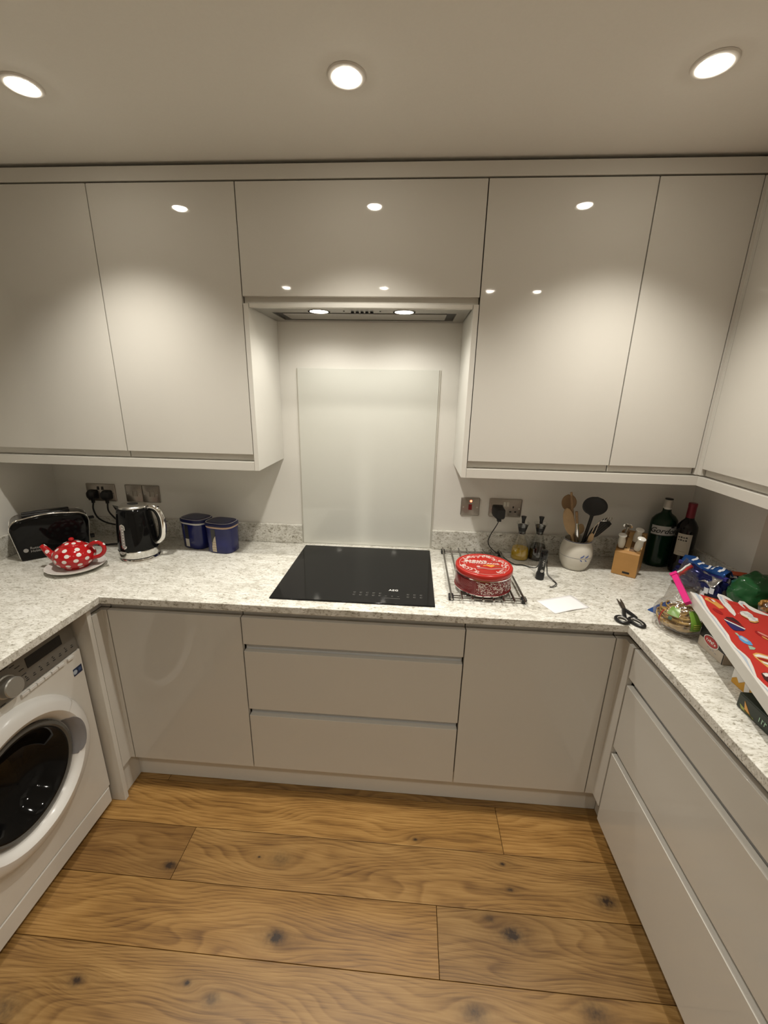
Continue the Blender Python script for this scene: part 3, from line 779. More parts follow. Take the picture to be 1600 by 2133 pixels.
# spout towards -x, handle towards +x
sp_pts = bez([(-.052, 0, .030), (-.078, 0, .042), (-.096, 0, .060), (-.108, 0, .079), (-.119, 0, .088)], 6)
rs = [.021 - .0125 * (k / (len(sp_pts) - 1)) ** .8 for k in range(len(sp_pts))]
MB().tube(sp_pts, rs, 20).build('spout', red_g, t, ang=60)
hp_ = bez([(.056, 0, .080), (.075, 0, .097), (.098, 0, .102), (.118, 0, .088), (.117, 0, .064), (.098, 0, .045), (.068, 0, .036)], 7)
MB().tube(hp_, .0075, 14).build('handle', red_g, t, ang=60)
def dot_on(fn, nrm, r, parent, k=12):
    """flat round spot laid on a surface: fn maps a tangent offset to the surface"""
    mb = MB(); R0 = [fn(0, 0)]
    rings_ = [[fn(r * f * cos(2 * pi * i / k), r * f * sin(2 * pi * i / k)) for i in range(k)] for f in (.5, 1.0)]
    c = mb.bm.verts.new(R0[0]); V = [[mb.bm.verts.new(p) for p in g] for g in rings_]
    for i in range(k):
        mb.bm.faces.new((c, V[0][i], V[0][(i + 1) % k])); mb.bm.faces.new((V[0][i], V[1][i], V[1][(i + 1) % k], V[0][(i + 1) % k]))
    return mb.build('spot', wdot, parent)
def ell(a, th, lift=.0006):
    r = ea * cos(th) + lift * cos(th); return Vector((r * cos(a), r * sin(a), zc + (eb + lift) * sin(th)))
rows = [(-.80, 8, .1), (-.42, 11, .35), (-.02, 12, .1), (.38, 11, .38), (.78, 8, .05)]
for th0, nn, ph in rows:
    for i in range(nn):
        a0 = 2 * pi * i / nn + ph
        if cos(a0) < -.86 and -.6 < th0 < .2: continue
        dot_on(lambda u, v: ell(a0 + u / (ea * cos(th0)), th0 + v / (.064)), None, .0086, t)
for i in range(6):
    a0 = 2 * pi * i / 6 + .3
    def onlid(u, v, a0=a0):
        x = .023 * cos(a0) + u; yy = .023 * sin(a0) + v; rr = sqrt(x * x + yy * yy)
        return Vector((x, yy, .1078 - .0072 * (rr / .031) ** 1.7 + .0010))
    dot_on(onlid, None, .0072, t)
def tube_dot(P, R, i, a, r, parent):
    p = Vector(P[i]); tt = (Vector(P[i + 1]) - Vector(P[i - 1])).normalized(); s_ = tt.cross(Vector((0, 0, 1))).normalized(); u_ = s_.cross(tt)
    rr = R[i] + .0007
    return dot_on(lambda u, v: p + tt * u + (s_ * cos(a + v / rr) + u_ * sin(a + v / rr)) * rr, None, r, parent)
for i, a in ((6, .9), (7, .15), (14, .25), (20, 1.2), (13, 2.6), (21, .3)): tube_dot(sp_pts, rs, i, a, .0080 if i < 18 else .0062, t)
for i, a in ((4, 1.3), (13, 1.5), (20, 1.57), (30, .2)): tube_dot(hp_, [.0075] * len(hp_), i, a, .0052, t)

# ================================================================== kettle
KC = (-.972, -.258)
t = thing('kettle', 'black jug kettle with chrome base band and chrome handle', 'kettle', (KC[0], KC[1], H))
MB().lathe([(.080, .0008), (.080, .010), (.077, .016)], 48, cap0=True).build('power_base', chrome, t)
MB().lathe([(.0765, .0155), (.0765, .021)], 48).build('base_gap', black_m, t)
MB().lathe([(.0795, .021), (.0795, .048), (.0775, .050)], 48, cap0=True, cap1=False).build('chrome_band', chrome, t)
MB().lathe([(.0775, .049), (.0765, .08), (.073, .14), (.067, .19), (.063, .215), (.060, .224), (.054, .2275)], 56, cap0=False, cap1=True).build('body', black_p, t, ang=60)
MB().lathe([(.054, .227), (.053, .233), (.046, .238), (.020, .2405), (0, .241)], 44, cap0=False, cap1=False).build('lid', steel, t, ang=60)
MB().lathe([(.018, .240), (.018, .2425), (.015, .244), (0, .2442)], 28, cap0=False, cap1=False, sx=1.25, sy=.8).build('lid_button', black_m, t)
so = MB(); so.rings([[(-.052, -.016, .190), (-.062, 0, .186), (-.052, .016, .190), (-.045, 0, .190)], [(-.060, -.015, .218), (-.083, 0, .230), (-.060, .015, .218), (-.048, 0, .220)], [(-.060, -.015, .222), (-.085, 0, .234), (-.060, .015, .222), (-.048, 0, .226)]])
so.build('spout', black_g, t, mtx=Matrix.Rotation(radians(6), 4, 'Z'))
HR = Matrix.Rotation(radians(6), 4, 'Z')
hp_ = bez([(.050, 0, .222), (.072, 0, .229), (.098, 0, .218), (.113, 0, .185), (.115, 0, .140), (.108, 0, .100), (.092, 0, .078), (.074, 0, .070)], 6)
MB().tube(hp_, [.013 - .004 * abs(k / (len(hp_) - 1) - .35) for k in range(len(hp_))], 14).build('handle', chrome, t, mtx=HR)
hin = [p + Vector((-.010, 0, -.004)) for p in hp_[6:38]]
MB().tube(hin, .0098, 12).build('handle_grip', black_g, t, mtx=HR)
B(.088, .106, -.008, .008, .218, .230).build('lid_release', black_m, t, bevel=.003, mtx=HR)
# water gauge on the front left
ga = radians(-99)
def wrap_k(u, v, lift):
    r = .0775 - (v - .049) * .062 + lift
    return Vector((r * cos(ga + u / .074), r * sin(ga + u / .074), v))
def patch(P, fn, name, m, parent):
    mb = MB(); c = mb.bm.verts.new(fn(sum(q[0] for q in P) / len(P), sum(q[1] for q in P) / len(P))); V = [mb.bm.verts.new(fn(*q)) for q in P]
    for i in range(len(V)): mb.bm.faces.new((c, V[i], V[(i + 1) % len(V)]))
    return mb.build(name, m, parent)
def wrap_strip(w, z0, z1, fn, name, m, parent, rad=None, nz=10):
    mb = MB(); rad = w / 2 if rad is None else rad
    def g(i, j):
        z = z0 + (z1 - z0) * j
        e = min(z - z0, z1 - z)
        hw = w / 2 if e >= rad else w / 2 - rad + sqrt(max(0, rad * rad - (rad - e) ** 2))
        return fn((i * 2 - 1) * max(hw, .0003), z)
    mb.grid(g, 6, nz)
    return mb.build(name, m, parent)
wrap_strip(.026, .062, .170, lambda u, v: wrap_k(u, v, .0008), 'gauge_frame', chrome, t, nz=24)
wrap_strip(.017, .067, .165, lambda u, v: wrap_k(u, v, .0016), 'water_gauge', mat('gauge_plastic', (.30, .29, .27), rough=.2), t, nz=24)
for k in range(7):
    z = .080 + .012 * k
    wrap_strip(.006, z, z + .0035, lambda u, v: wrap_k(u + .002, v, .0020), 'gauge_mark', wdot, t, rad=.0005, nz=2)

# ================================================================== blue canisters
navy = mat('navy_enamel', (.012, .016, .105), rough=.16, var=.04)
navy_d = mat('navy_lid', (.011, .014, .072), rough=.30, var=.04)
def canister(loc, rz, label, ring_col, fill):
    t = thing('canister', label, 'canister', (loc[0], loc[1], H), rz=rz, group='blue storage canisters')
    def outline(s=1.0, z=0):
        P = []
        for k in range(48):
            a = 2 * pi * k / 48; c, s_ = cos(a), sin(a); e = 2 / 3.0
            P.append((.066 * s * abs(c) ** e * (1 if c > 0 else -1), .052 * s * abs(s_) ** e * (1 if s_ > 0 else -1), z))
        return P
    MB().rings([outline(.90, .0006), outline(.95, .004), outline(.975, .05), outline(1.0, .118)]).build('body', navy, t, ang=60)
    MB().rings([outline(1.0, .118), outline(1.015, .120), outline(1.015, .1235), outline(1.0, .1255)]).build('seal_ring', mat('seal_' + ring_col[0], ring_col[1], rough=.35), t)
    MB().rings([outline(1.0, .1255), outline(1.05, .127), outline(1.05, .137), outline(1.01, .1405), outline(.6, .1415)]).build('lid', navy_d, t, ang=60)
    lr = MB(); lr.rings([outline(.985, .1408), outline(.975, .1419), outline(.955, .1419), outline(.945, .1412)], False, False); lr.build('lid_line', mat('white_line', (.62, .60, .58), rough=.35), t)
    # clear stripe down the front with what is inside showing
    ys = -.0505
    def fr(u, v): return Vector((u, -.052 * (.95 + .05 * v / .118) * (1 - abs(u / .066) ** 3) ** (1 / 3.0) - .0012, v))
    wz = -.012
    wrap_strip(.022, .010, .114, lambda u, v: fr(u + wz, v) + Vector((0, .0003, 0)), 'window', mat('smoky_window', (.040, .040, .040), rough=.10), t, rad=.0002)
    if fill == 'bag':
        wrap_strip(.022, .010, .048, lambda u, v: fr(u + wz, v) + Vector((0, -.0004, 0)), 'contents', mat('white_paper_bags', (.60, .57, .50), rough=.7), t, rad=.0002)
    else:
        mb = MB()
        P = [(-.011, .008), (.011, .008), (.011, .083), (.006, .078), (0, .068), (-.006, .052), (-.011, .030)]
        patch([(u, v) for u, v in P], lambda u, v: fr(u + wz, v) + Vector((0, -.0004, 0)), 'contents', mat('pale_biscuits', (.52, .45, .34), rough=.7), t)
        for k in range(4):
            zz = .014 + .011 * k
            MB().tube([fr(wz + u, zz + .006 * sin((u + .011) * 120) + .0006 * k) + Vector((0, -.001, 0)) for u in (-.010, -.005, 0, .005, .0105)], .0008, 5).build('contents_edge', mat('biscuit_edge', (.30, .22, .14), rough=.7), t)
    return t
canister((-.792, -.098), radians(-18), 'navy blue canister with white seal and white bags in its window', ('white', (.62, .60, .58)), 'bag')
canister((-.652, -.138), radians(-10), 'navy blue canister with tan seal standing in front of its twin', ('tan', (.55, .38, .26)), 'bisc')

# ================================================================== wire rack with the biscuit tin
RX0, RX1 = .354, .612
rod_m = mat('satin_chrome_rod', (.40, .39, .37), rough=.20, metal=1.0, var=.05)
t = thing('wire_rack', 'chrome wire trivet rack with eight rods under the red tin', 'rack', ((RX0 + RX1) / 2, -.285, H))
RZ = H + .0165
for k in range(8):
    x = RX0 + (RX1 - RX0) * k / 7
    MB().tube([(x, -.530, RZ), (x, -.036, RZ)], .0040, 10).build('rod', rod_m, t, True)
for yy in (-.505, -.072):
    for dz in (-.0065, ):
        MB().tube([(RX0 - .004, yy, RZ + dz), (RX1 + .004, yy, RZ + dz)], .0032, 8).build('crossbar', rod_m, t, True)
    MB().tube([(RX0 - .004, yy + .016, RZ - .0065), (RX1 + .004, yy + .016, RZ - .0065)], .0032, 8).build('crossbar', rod_m, t, True)
    for x in (RX0, RX1):
        B(x - .009, x + .009, yy - .006, yy + .022, H + .0004, RZ + .0015).build('rubber_foot', black_m, t, True, bevel=.003)

TC = Vector((.478, -.408, RZ + .0036))
TR, TH_ = .103, .078
t = thing('biscuit_tin', 'round red biscuit tin with white printed pattern on the wire rack', 'tin', TC)
tin_r = mat('dark_red_tin', (.165, .012, .014), rough=.22, var=.05)
tin_l = mat('red_tin_lid', (.40, .022, .016), rough=.22, var=.04)
tin_w = mat('tin_print_white', (.62, .52, .48), rough=.3)
tin_p = mat('tin_print_pink', (.36, .13, .12), rough=.3)
MB().lathe([(TR - .002, .0002), (TR + .0015, .001), (TR + .0015, .0045), (TR - .001, .006), (TR - .001, .060)], 64, cap0=True).build('body', tin_r, t)
MB().lathe([(TR + .0018, .001), (TR + .0018, .0038)], 64, cap0=False, cap1=False).build('bottom_rim', chrome, t)
MB().lathe([(TR, .0585), (TR + .0020, .0590), (TR + .0020, .0622), (TR, .0628)], 64, cap0=False, cap1=False).build('silver_bead', chrome, t)
MB().lathe([(TR + .0005, .0625), (TR + .002, .064), (TR + .002, .079), (TR, .0825), (TR - .004, .0840), (TR - .007, .0825), (0, .0825)], 72, cap0=False, cap1=False).build('lid', tin_l, t, ang=50)
zl = .0828
def disc_pts(cx, cy, rx, ry, rot=0, n_=10): return [(cx + rx * cos(2 * pi * k / n_) * cos(rot) - ry * sin(2 * pi * k / n_) * sin(rot), cy + rx * cos(2 * pi * k / n_) * sin(rot) + ry * sin(2 * pi * k / n_) * cos(rot)) for k in range(n_)]
lp = MB()
random.seed(11)
for k in range(260):
    a = random.uniform(0, 2 * pi); r = random.uniform(.0655, .086) + .006 * sin(6 * a)
    if -1.95 < a - 2 * pi * (a > pi) < -1.15: continue
    lp.face([(x, y_, zl + random.uniform(0, .0002)) for x, y_ in disc_pts(r * cos(a), r * sin(a), random.uniform(.002, .0048), random.uniform(.0012, .0030), random.uniform(0, pi), 7)])
lp.build('lace_print', tin_w, t, smooth=False)['kind'] = 'stuff'
rg = MB(); rg.lathe([(.0895, zl), (.0905, zl)], 72, cap0=False, cap1=False); rg.build('ring_print', tin_w, t, smooth=False)
fmt = lambda x, y_: frame((x, y_, zl + .0003), (cos(-.05), sin(-.05), 0), (sin(.05), 1, 0))
text("ANNA'S", .0225, fmt(-.026, .026), tin_w, t, bold=.0012, extrude=.0002); text('Original', .014, fmt(.034, .028), tin_p, t, shear=.3, extrude=.0002)
text('PEPPARKAKOR', .0165, fmt(.002, .008), tin_w, t, bold=.0006, extrude=.0002)
marks(9, .0062, fmt(-.018, -.006), tin_p, t)
hrt = [(0, -.016), (.012, -.004), (.016, .006), (.011, .013), (.004, .012), (0, .007), (-.004, .012), (-.011, .013), (-.016, .006), (-.012, -.004)]
MB().face([(x + .022, y_ * .8 - .013, zl + .0004) for x, y_ in hrt]).build('heart_print', mat('gingerbread_orange', (.62, .27, .05), rough=.35), t, smooth=False)
MB().face([(x, y_, zl + .0003) for x, y_ in [(-.006, -.017), (.010, -.013), (.012, -.007), (-.004, -.009)]]).build('biscuit_print', mat('gingerbread_orange', (.62, .27, .05)), t, smooth=False)
MB().face([(x, y_, zl + .0003) for x, y_ in [(.036, -.008), (.052, -.010), (.062, -.020), (.048, -.016), (.040, -.020)]]).build('biscuit_print', mat('gingerbread_brown', (.28, .10, .03), rough=.4), t, smooth=False)
MB().face([(x, y_, zl + .0003) for x, y_ in disc_pts(-.024, -.022, .007, .005)]).build('emblem_print', tin_w, t, smooth=False)
bn = [(-.030 + .010 * k, -.038 + .004 * sin(k * 1.0)) for k in range(10)]
mb = MB(); mb.rings([[(x, y_ - .006, zl + .0003) for x, y_ in bn], [(x, y_ + .006, zl + .0003) for x, y_ in bn]], False, False, closed=False); mb.build('banner_print', tin_p, t, smooth=False)
# side print
def tin_side(a, z, lift=.0004): return (( TR - .001 + lift) * cos(a), (TR - .001 + lift) * sin(a), z)
sd = MB(); sd2 = MB()
for k in range(620):
    a = random.uniform(-1.95, 1.2); z = random.uniform(.010, .054)
    rx, rz_ = random.uniform(.0012, .0036) / TR, random.uniform(.0010, .0030)
    (sd if random.random() < .65 else sd2).face([tin_side(a + rx * cos(2 * pi * j / 6), z + rz_ * sin(2 * pi * j / 6), .0003 + random.uniform(0, .0003)) for j in range(6)])
sd.build('side_print', tin_w, t, smooth=False)['kind'] = 'stuff'
sd2.build('side_print', tin_p, t, smooth=False)['kind'] = 'stuff'
ln = MB()
for k in range(11):
    z = .050 - .0034 * k; 
    if k in (7, ): continue
    aa = [-2.62 + .50 * j / 6 * (1 if k % 3 else .85) for j in range(7)]
    ln.rings([[tin_side(a, z) for a in aa], [tin_side(a, z + .0009) for a in aa]], False, False, closed=False)
ln.build('side_text_lines', tin_p, t, smooth=False)['kind'] = 'stuff'
ln = MB(); aa = [-2.0, -1.99]
ln.rings([[tin_side(a, .010) for a in aa], [tin_side(a, .055) for a in aa]], False, False, closed=False); ln.build('side_border', tin_p, t, smooth=False)

# ================================================================== oil and vinegar bottles
glass_c = clear_plastic('thin_clear_glass', (.95, .96, .95), .11, .03, 0.0)
def cruet(loc, label, liq_m, level):
    t = thing('oil_bottle', label, 'bottle', (loc[0], loc[1], H), group='glass pouring bottles')
    def rad(z):
        P = [(0, .034), (.004, .0385), (.03, .0390), (.055, .035), (.085, .0255), (.110, .0175), (.125, .0150), (.140, .0165), (.158, .0235), (.170, .029)]
        for (a, ra), (b, rb) in zip(P, P[1:]):
            if a <= z <= b: return ra + (rb - ra) * (z - a) / (b - a)
        return P[-1][1]
    zs = [.0006, .004, .015, .03, .045, .055, .07, .085, .10, .11, .125, .14, .15, .158, .166, .170]
    MB().lathe([(rad(z), z) for z in zs], 36, cap0=True, cap1=False).build('glass', glass_c, t)
    lz = [z for z in zs if z < level] + [level]
    MB().lathe([(rad(z) - .0022, max(z, .004)) for z in lz], 32).build('liquid', liq_m, t)
    MB().lathe([(.0140, .118), (.0150, .128), (.0195, .146), (.0215, .154), (.0215, .158), (.010, .159)], 28).build('stopper', black_m, t)
    MB().lathe([(.0042, .158), (.0042, .168)], 14).build('spout_neck', chrome, t)
    MB().lathe([(.0065, .167), (.0070, .180), (.0105, .195), (.0115, .198), (.004, .198)], 18).build('spout_cap', black_m, t)
    return t
oil_m = mat('golden_oil', (.58, .37, .015), rough=.05, var=.05); bal_m = mat('dark_vinegar', (.004, .003, .002), rough=.06)
cruet((.697, -.079), 'glass pouring bottle half full of golden oil with black stopper', oil_m, .052)
cruet((.775, -.076), 'glass pouring bottle of dark vinegar with black stopper', bal_m, .068)

# ================================================================== torch
t = thing('torch', 'small black torch standing upright with a looped wrist strap', 'torch', (.727, -.290, H))
tilt = Matrix.Rotation(radians(3), 4, 'Y')
MB().lathe([(.0145, .0005), (.0165, .002), (.0165, .022), (.0145, .028), (.0135, .034)], 26).build('head', black_m, t, mtx=tilt)
MB().lathe([(.0138, .034), (.0138, .085), (.0150, .088), (.0150, .118), (.0135, .124), (.006, .125)], 26, cap0=False).build('barrel', black_g, t, mtx=tilt)
MB().lathe([(.0065, 0), (.006, .002), (0, .0022)], 18, axis='y').build('button', mat('grey_button', (.45, .43, .40), rough=.3, metal=.4), t, mtx=tilt @ Matrix.Translation((-.001, -.0142, .040)) @ Matrix.Rotation(pi, 4, 'Z'))
marks(6, .0080, tilt @ frame((0, -.0142, .075), (0, 0, 1), (-1, 0, 0)), mat('grey_print', (.34, .33, .31)), t)
st_p = bez([(.010, .008, .110), (.022, .004, .080), (.022, .000, .050), (.028, -.004, .020), (.046, -.020, .004), (.050, -.045, .003), (.034, -.066, .003), (.018, -.076, .003), (.022, -.080, .003), (.040, -.070, .003), (.054, -.045, .003), (.050, -.012, .004), (.034, .004, .018), (.026, .004, .05), (.014, .010, .108)], 6)
MB().tube(st_p, .0013, 5).build('wrist_strap', cord_m, t)

# ================================================================== sheet of paper
t = thing('paper_sheet', 'white sheet of note paper lying on the worktop', 'paper', (.75, -.49, H))
c00, c10, c11, c01 = [Vector(q) for q in ((.663, -.480, .9012), (.701, -.566, .9012), (.837, -.510, .9012), (.804, -.422, .9012))]
def pap(u, v):
    p = c00.lerp(c10, v).lerp(c01.lerp(c11, v), u)
    return p + Vector((0, 0, .0035 * u * v * (1 + sin(u * 5))))
mb = MB(); mb.grid(pap, 12, 8); po = mb.build('sheet', mat('white_paper', (.80, .79, .80), rough=.7, var=.01), t, True)
po.modifiers.new('thick', 'SOLIDIFY').thickness = .0004
for u0, v0 in ((.10, .14), (.55, .12), (.58, .18), (.56, .25)):
    MB().rings([[tuple(pap(u0 + .018 * k, v0 + (.01 if k % 2 else 0)) + Vector((0, 0, .0007))) for k in range(4 if u0 > .2 else 2)], [tuple(pap(u0 + .018 * k, v0 + .02 + (.01 if k % 2 else 0)) + Vector((0, 0, .0007))) for k in range(4 if u0 > .2 else 2)]], False, False, closed=False).build('pen_mark', mat('pencil_grey', (.35, .35, .38), rough=.6), t, smooth=False)

# ================================================================== scissors
t = thing('scissors', 'open black-handled scissors on the worktop near the corner', 'scissors', (.945, -.545, H))
zs = H + .003
piv = Vector((.949, -.524, zs))
def blade(tip, zoff):
    d = (Vector((*tip, zs)) - piv); L_ = d.length; d.normalize(); nrm = Vector((-d.y, d.x, 0))
    P = [piv - d * .012 + nrm * .006, piv - d * .012 - nrm * .006, piv + d * L_ * .6 - nrm * .0055, piv + d * L_ - nrm * .0005, piv + d * L_ + nrm * .0005, piv + d * L_ * .5 + nrm * .005]
    MB().prism([(p.x, p.y) for p in P], 'z', zs - .001 + zoff, zs + .0006 + zoff).build('blade', mat('dark_blade_steel', (.22, .20, .18), rough=.25, metal=.9), t, True)
blade((.9625, -.436), 0); blade((.974, -.438), .0018)
hand_m = mat('black_handle_plastic', (.012, .012, .012), rough=.35); hand_i = mat('grey_handle_lining', (.36, .34, .31), rough=.5)
def loop(c, rx, ry, rot, arm):
    P = [(c[0] + rx * cos(a) * cos(rot) - ry * sin(a) * sin(rot), c[1] + rx * cos(a) * sin(rot) + ry * sin(a) * cos(rot), H + .006) for a in [2 * pi * k / 28 for k in range(28)]]
    MB().tube(P, .0052, 10, closed=True).build('handle_loop', hand_m, t, True)
    P2 = [(c[0] + (p[0] - c[0]) * .80, c[1] + (p[1] - c[1]) * .80, p[2] + .001) for p in P]
    MB().tube(P2, .0022, 8, closed=True).build('loop_lining', hand_i, t, True)
    MB().tube(bez([(*q, H + .005) for q in arm], 5), .0062, 10).build('handle_arm', hand_m, t, True)
loop((.909, -.590), .018, .021, radians(10), [(.947, -.520), (.935, -.548), (.926, -.572)])
loop((.950, -.602), .015, .027, radians(18), [(.951, -.522), (.958, -.545), (.962, -.572)])
MB().lathe([(.004, 0), (.004, .0025), (.002, .003)], 14, (piv.x, piv.y, zs)).build('pivot_screw', chrome, t, True)

# ================================================================== utensil crock and utensils
PC = Vector((.912, -.150, H))
t = thing('utensil_crock', 'cream stoneware crock with blue sprig holding the utensils', 'crock', PC)
cream = mat('cream_stoneware', (.62, .585, .51), rough=.16, var=.02); blue_l = mat('dark_blue_line', (.035, .05, .13), rough=.3)
pr = [(.044, .0006), (.049, .003), (.060, .03), (.066, .06), (.0655, .080), (.061, .103), (.0545, .118), (.053, .123), (.0545, .127), (.0535, .1295), (.0505, .1285), (.0500, .120), (.055, .10), (.055, .02), (0, .014)]
MB().lathe(pr, 48, cap0=True, cap1=False).build('pot', cream, t, ang=60)
MB().lathe([(.0548, .1262), (.0552, .1275), (.0540, .1288)], 48, cap0=False, cap1=False).build('rim_line', blue_l, t)
def crk(a, z, l=.0005):
    for (r0, z0), (r1, z1) in zip(pr, pr[1:]):
        if z0 <= z <= z1: r = r0 + (r1 - r0) * (z - z0) / (z1 - z0); break
    return ((r + l) * cos(a), (r + l) * sin(a), z)
mb = MB(); aa = [2 * pi * k / 48 for k in range(48)]
mb.rings([[crk(a, .0622) for a in aa], [crk(a, .0632) for a in aa]], False, False); mb.build('waist_line', blue_l, t)
bl = mat('blue_sprig_print', (.05, .10, .36), rough=.3)
for dx, dz, rot in ((-.010, .008, .6), (.010, .008, .6), (-.010, -.008, -.6), (.010, -.008, -.6), (-.004, .012, .9), (.016, .011, .9)):
    P = disc_pts(dx, dz, .0062, .0022, rot)
    mb = MB(); mb.face([crk(radians(-82) + u / .066, .0625 + v, .0012) for u, v in P]); mb.build('sprig_petal', bl, t, smooth=False)

wood = mat('utensil_wood', (.40, .27, .14), rough=.6, var=.2, scale=40); wood_d = mat('dark_utensil_wood', (.26, .16, .08), rough=.6, var=.2, scale=40)
def U(p): return tuple(Vector(p))
def paddle(name, label, base, tip, w, l, th, m, cup=0.0, hr=.0045, face=(0, -1, 0), group='utensils in the crock', slots=0, corner=False):
    """stick from base to tip with a flat or cupped head of width w and length l"""
    b, e = Vector(base), Vector(tip); d = (e - b).normalized(); fz = Vector(face); s_ = d.cross(fz).normalized(); nrm = s_.cross(d)
    t = thing(name, label, 'utensil', b, group=group)
    mtx = Matrix(((s_.x, d.x, nrm.x, 0), (s_.y, d.y, nrm.y, 0), (s_.z, d.z, nrm.z, 0), (0, 0, 0, 1)))
    L_ = (e - b).length
    MB().tube([(0, 0, 0), (0, (L_ - l) * .5, 0), (0, L_ - l + .012, 0)], [hr, hr, hr * 1.05], 10).build('handle', m, t, mtx=mtx)
    mb = MB()
    nst = 22; R = []
    for k in range(nst + 1):
        u = k / nst; yy = L_ - l + l * u
        if corner: wd = w / 2 * min(1, .25 + 2.2 * u) * (1 if u < .93 else .92)
        else:
            q = (u - .12) / .88
            wd = max(hr * 1.05 if u < .5 else .0006, w / 2 * sqrt(max(0, 1 - (2 * q - 1) ** 2)) if q > 0 else 0)
        ring = []
        for j in range(16):
            a = 2 * pi * j / 16
            x = wd * cos(a); z = th / 2 * sin(a) - cup * (1 - (x / (w / 2)) ** 2) * sin(pi * u)
            ring.append((x, yy, z))
        R.append(ring)
    mb.rings(R); mb.build('head', m, t, mtx=mtx, ang=60)
    for k in range(slots):
        B(-w * .32 + w * .64 * k / max(1, slots - 1) - .0022, -w * .32 + w * .64 * k / max(1, slots - 1) + .0022, L_ - l * .62, L_ - l * .15, th * .35, th * .62).build('slot', mat('slot_shadow', (.05, .045, .04), rough=.8), t, mtx=mtx)
    return t
bz = H + .018
paddle('wooden_spoon', 'round dark wooden spoon at the back of the crock', (.912, -.135, bz), (.858, -.118, 1.213), .062, .080, .008, wood_d, cup=.006)
paddle('wooden_spatula', 'broad pale wooden spatula leaning left in the crock', (.920, -.165, bz), (.842, -.160, 1.165), .046, .140, .006, wood, corner=False)
t = thing('wooden_stick', 'thin tapering wooden stirring stick standing tallest in the crock', 'utensil', (.925, -.150, bz), group='utensils in the crock')
MB().tube([(0, 0, 0), (-.035, 0, .13), (-.068, .0, .305)], [.0045, .0065, .0045], 10).build('handle', wood_d, t)
MB().lathe([(.0046, 0), (.0046, .012)], 10).build('tip', wood, t, mtx=Matrix.Translation((-.0672, 0, .300)) @ Matrix.Rotation(radians(-10), 4, 'Y'))
t = thing('steel_server', 'slim steel serving utensil with black grip in the crock', 'utensil', (.918, -.160, bz), group='utensils in the crock')
MB().tube([(0, 0, 0), (-.012, -.004, .10), (-.020, -.006, .15), (-.026, -.006, .19)], [.0035, .004, .0055, .003], 10).build('shaft', chrome, t)
MB().tube([(-.026, -.006, .185), (-.036, -.006, .235)], [.005, .0055], 10).build('grip', wood_d, t)
paddle('black_ladle', 'large black nylon spoon with a round head in the crock', (.915, -.160, bz), (.966, -.150, 1.214), .104, .092, .010, black_m, cup=.010, hr=.0065)
paddle('slotted_turner', 'black slotted nylon turner leaning right in the crock', (.868, -.148, .940), (1.035, -.130, 1.108), .044, .115, .006, black_m, hr=.006, corner=True, slots=4)
t = thing('wire_whisk', 'steel wire masher with looped ends leaning right in the crock', 'utensil', (.928, -.165, bz), group='utensils in the crock')
MB().tube([(0, 0, 0), (.012, -.004, .10), (.034, -.006, .175), (.052, -.006, .200), (.078, -.004, .200)], .0020, 8).build('wire', chrome, t)
MB().tube([(.004, 0, 0), (.024, -.004, .08), (.050, -.006, .192), (.052, -.006, .200)], .0020, 8).build('wire', chrome, t)
for k in range(3):
    MB().tube(bez([(.062 + .010 * k, -.008, .200), (.068 + .010 * k, -.010, .212), (.076 + .010 * k, -.006, .217), (.080 + .010 * k, .0, .208), (.074 + .010 * k, .002, .198)], 5), .0011, 6).build('wire_loop', chrome, t)
paddle('wooden_spoon', 'short wooden spoon with a small pale bowl in the middle of the crock', (.910, -.140, bz), (.925, -.130, 1.090), .034, .055, .006, wood, cup=.004)
paddle('wooden_spoon', 'little pale wooden spoon head at the right rim of the crock', (.930, -.175, bz), (.952, -.185, 1.068), .022, .050, .006, wood, cup=.003)

# ================================================================== knife block
KM = frame((1.048, -.197, H), (.818, -.575, 0), (.575, .818, 0))      # x along front, y back
t = thing('knife_block', 'light wooden knife block beside the utensil crock', 'knife block', mtx=KM)
kw = mat('honey_block_wood', (.42, .22, .065), rough=.45, var=.14, scale=22); kw2 = mat('dark_block_wood', (.17, .085, .030), rough=.5, var=.15, scale=22); kw3 = mat('pale_block_wood', (.55, .34, .14), rough=.45, var=.10, scale=22)
W_ = .090
MB().prism([(0, .0006), (0, .100), (.012, .108), (.095, .165), (.140, .160), (.144, .0006)], 'x', 0, W_).build('block', kw, t, bevel=.002)
sl0, sl1 = Vector((.012, .108)), Vector((.095, .165)); sd_ = (sl1 - sl0).normalized(); sn = Vector((-sd_.y, sd_.x))
def slope_box(x0, x1, a0, a1, h0, h1, name, m):
    P = [sl0 + sd_ * a0 + sn * h0, sl0 + sd_ * a1 + sn * h0, sl0 + sd_ * a1 + sn * h1, sl0 + sd_ * a0 + sn * h1]
    return MB().prism([(p.x, p.y) for p in P], 'x', x0, x1).build(name, m, t)
for x0, x1, m in ((.002, .030, kw2), (.030, .048, kw3), (.048, .074, kw2), (.074, .089, kw3)):
    slope_box(x0, x1, .0, .100, -.001, .0006, 'strip', m)
for x0, x1, a in ((.010, .038, .012), (.050, .080, .012), (.052, .084, .052), (.056, .085, .090), (.010, .034, .070)):
    slope_box(x0, x1, a, a + .003, .0, .0011, 'slot', black_m)
B(0.0002, .002, 0, 0, 0, 0)
MB().box(.040, .066, -.0008, .001, .012, .020).build('name_plate', black_m, t)
bolster = mat('cream_knife_handle', (.58, .54, .46), rough=.3, var=.03)
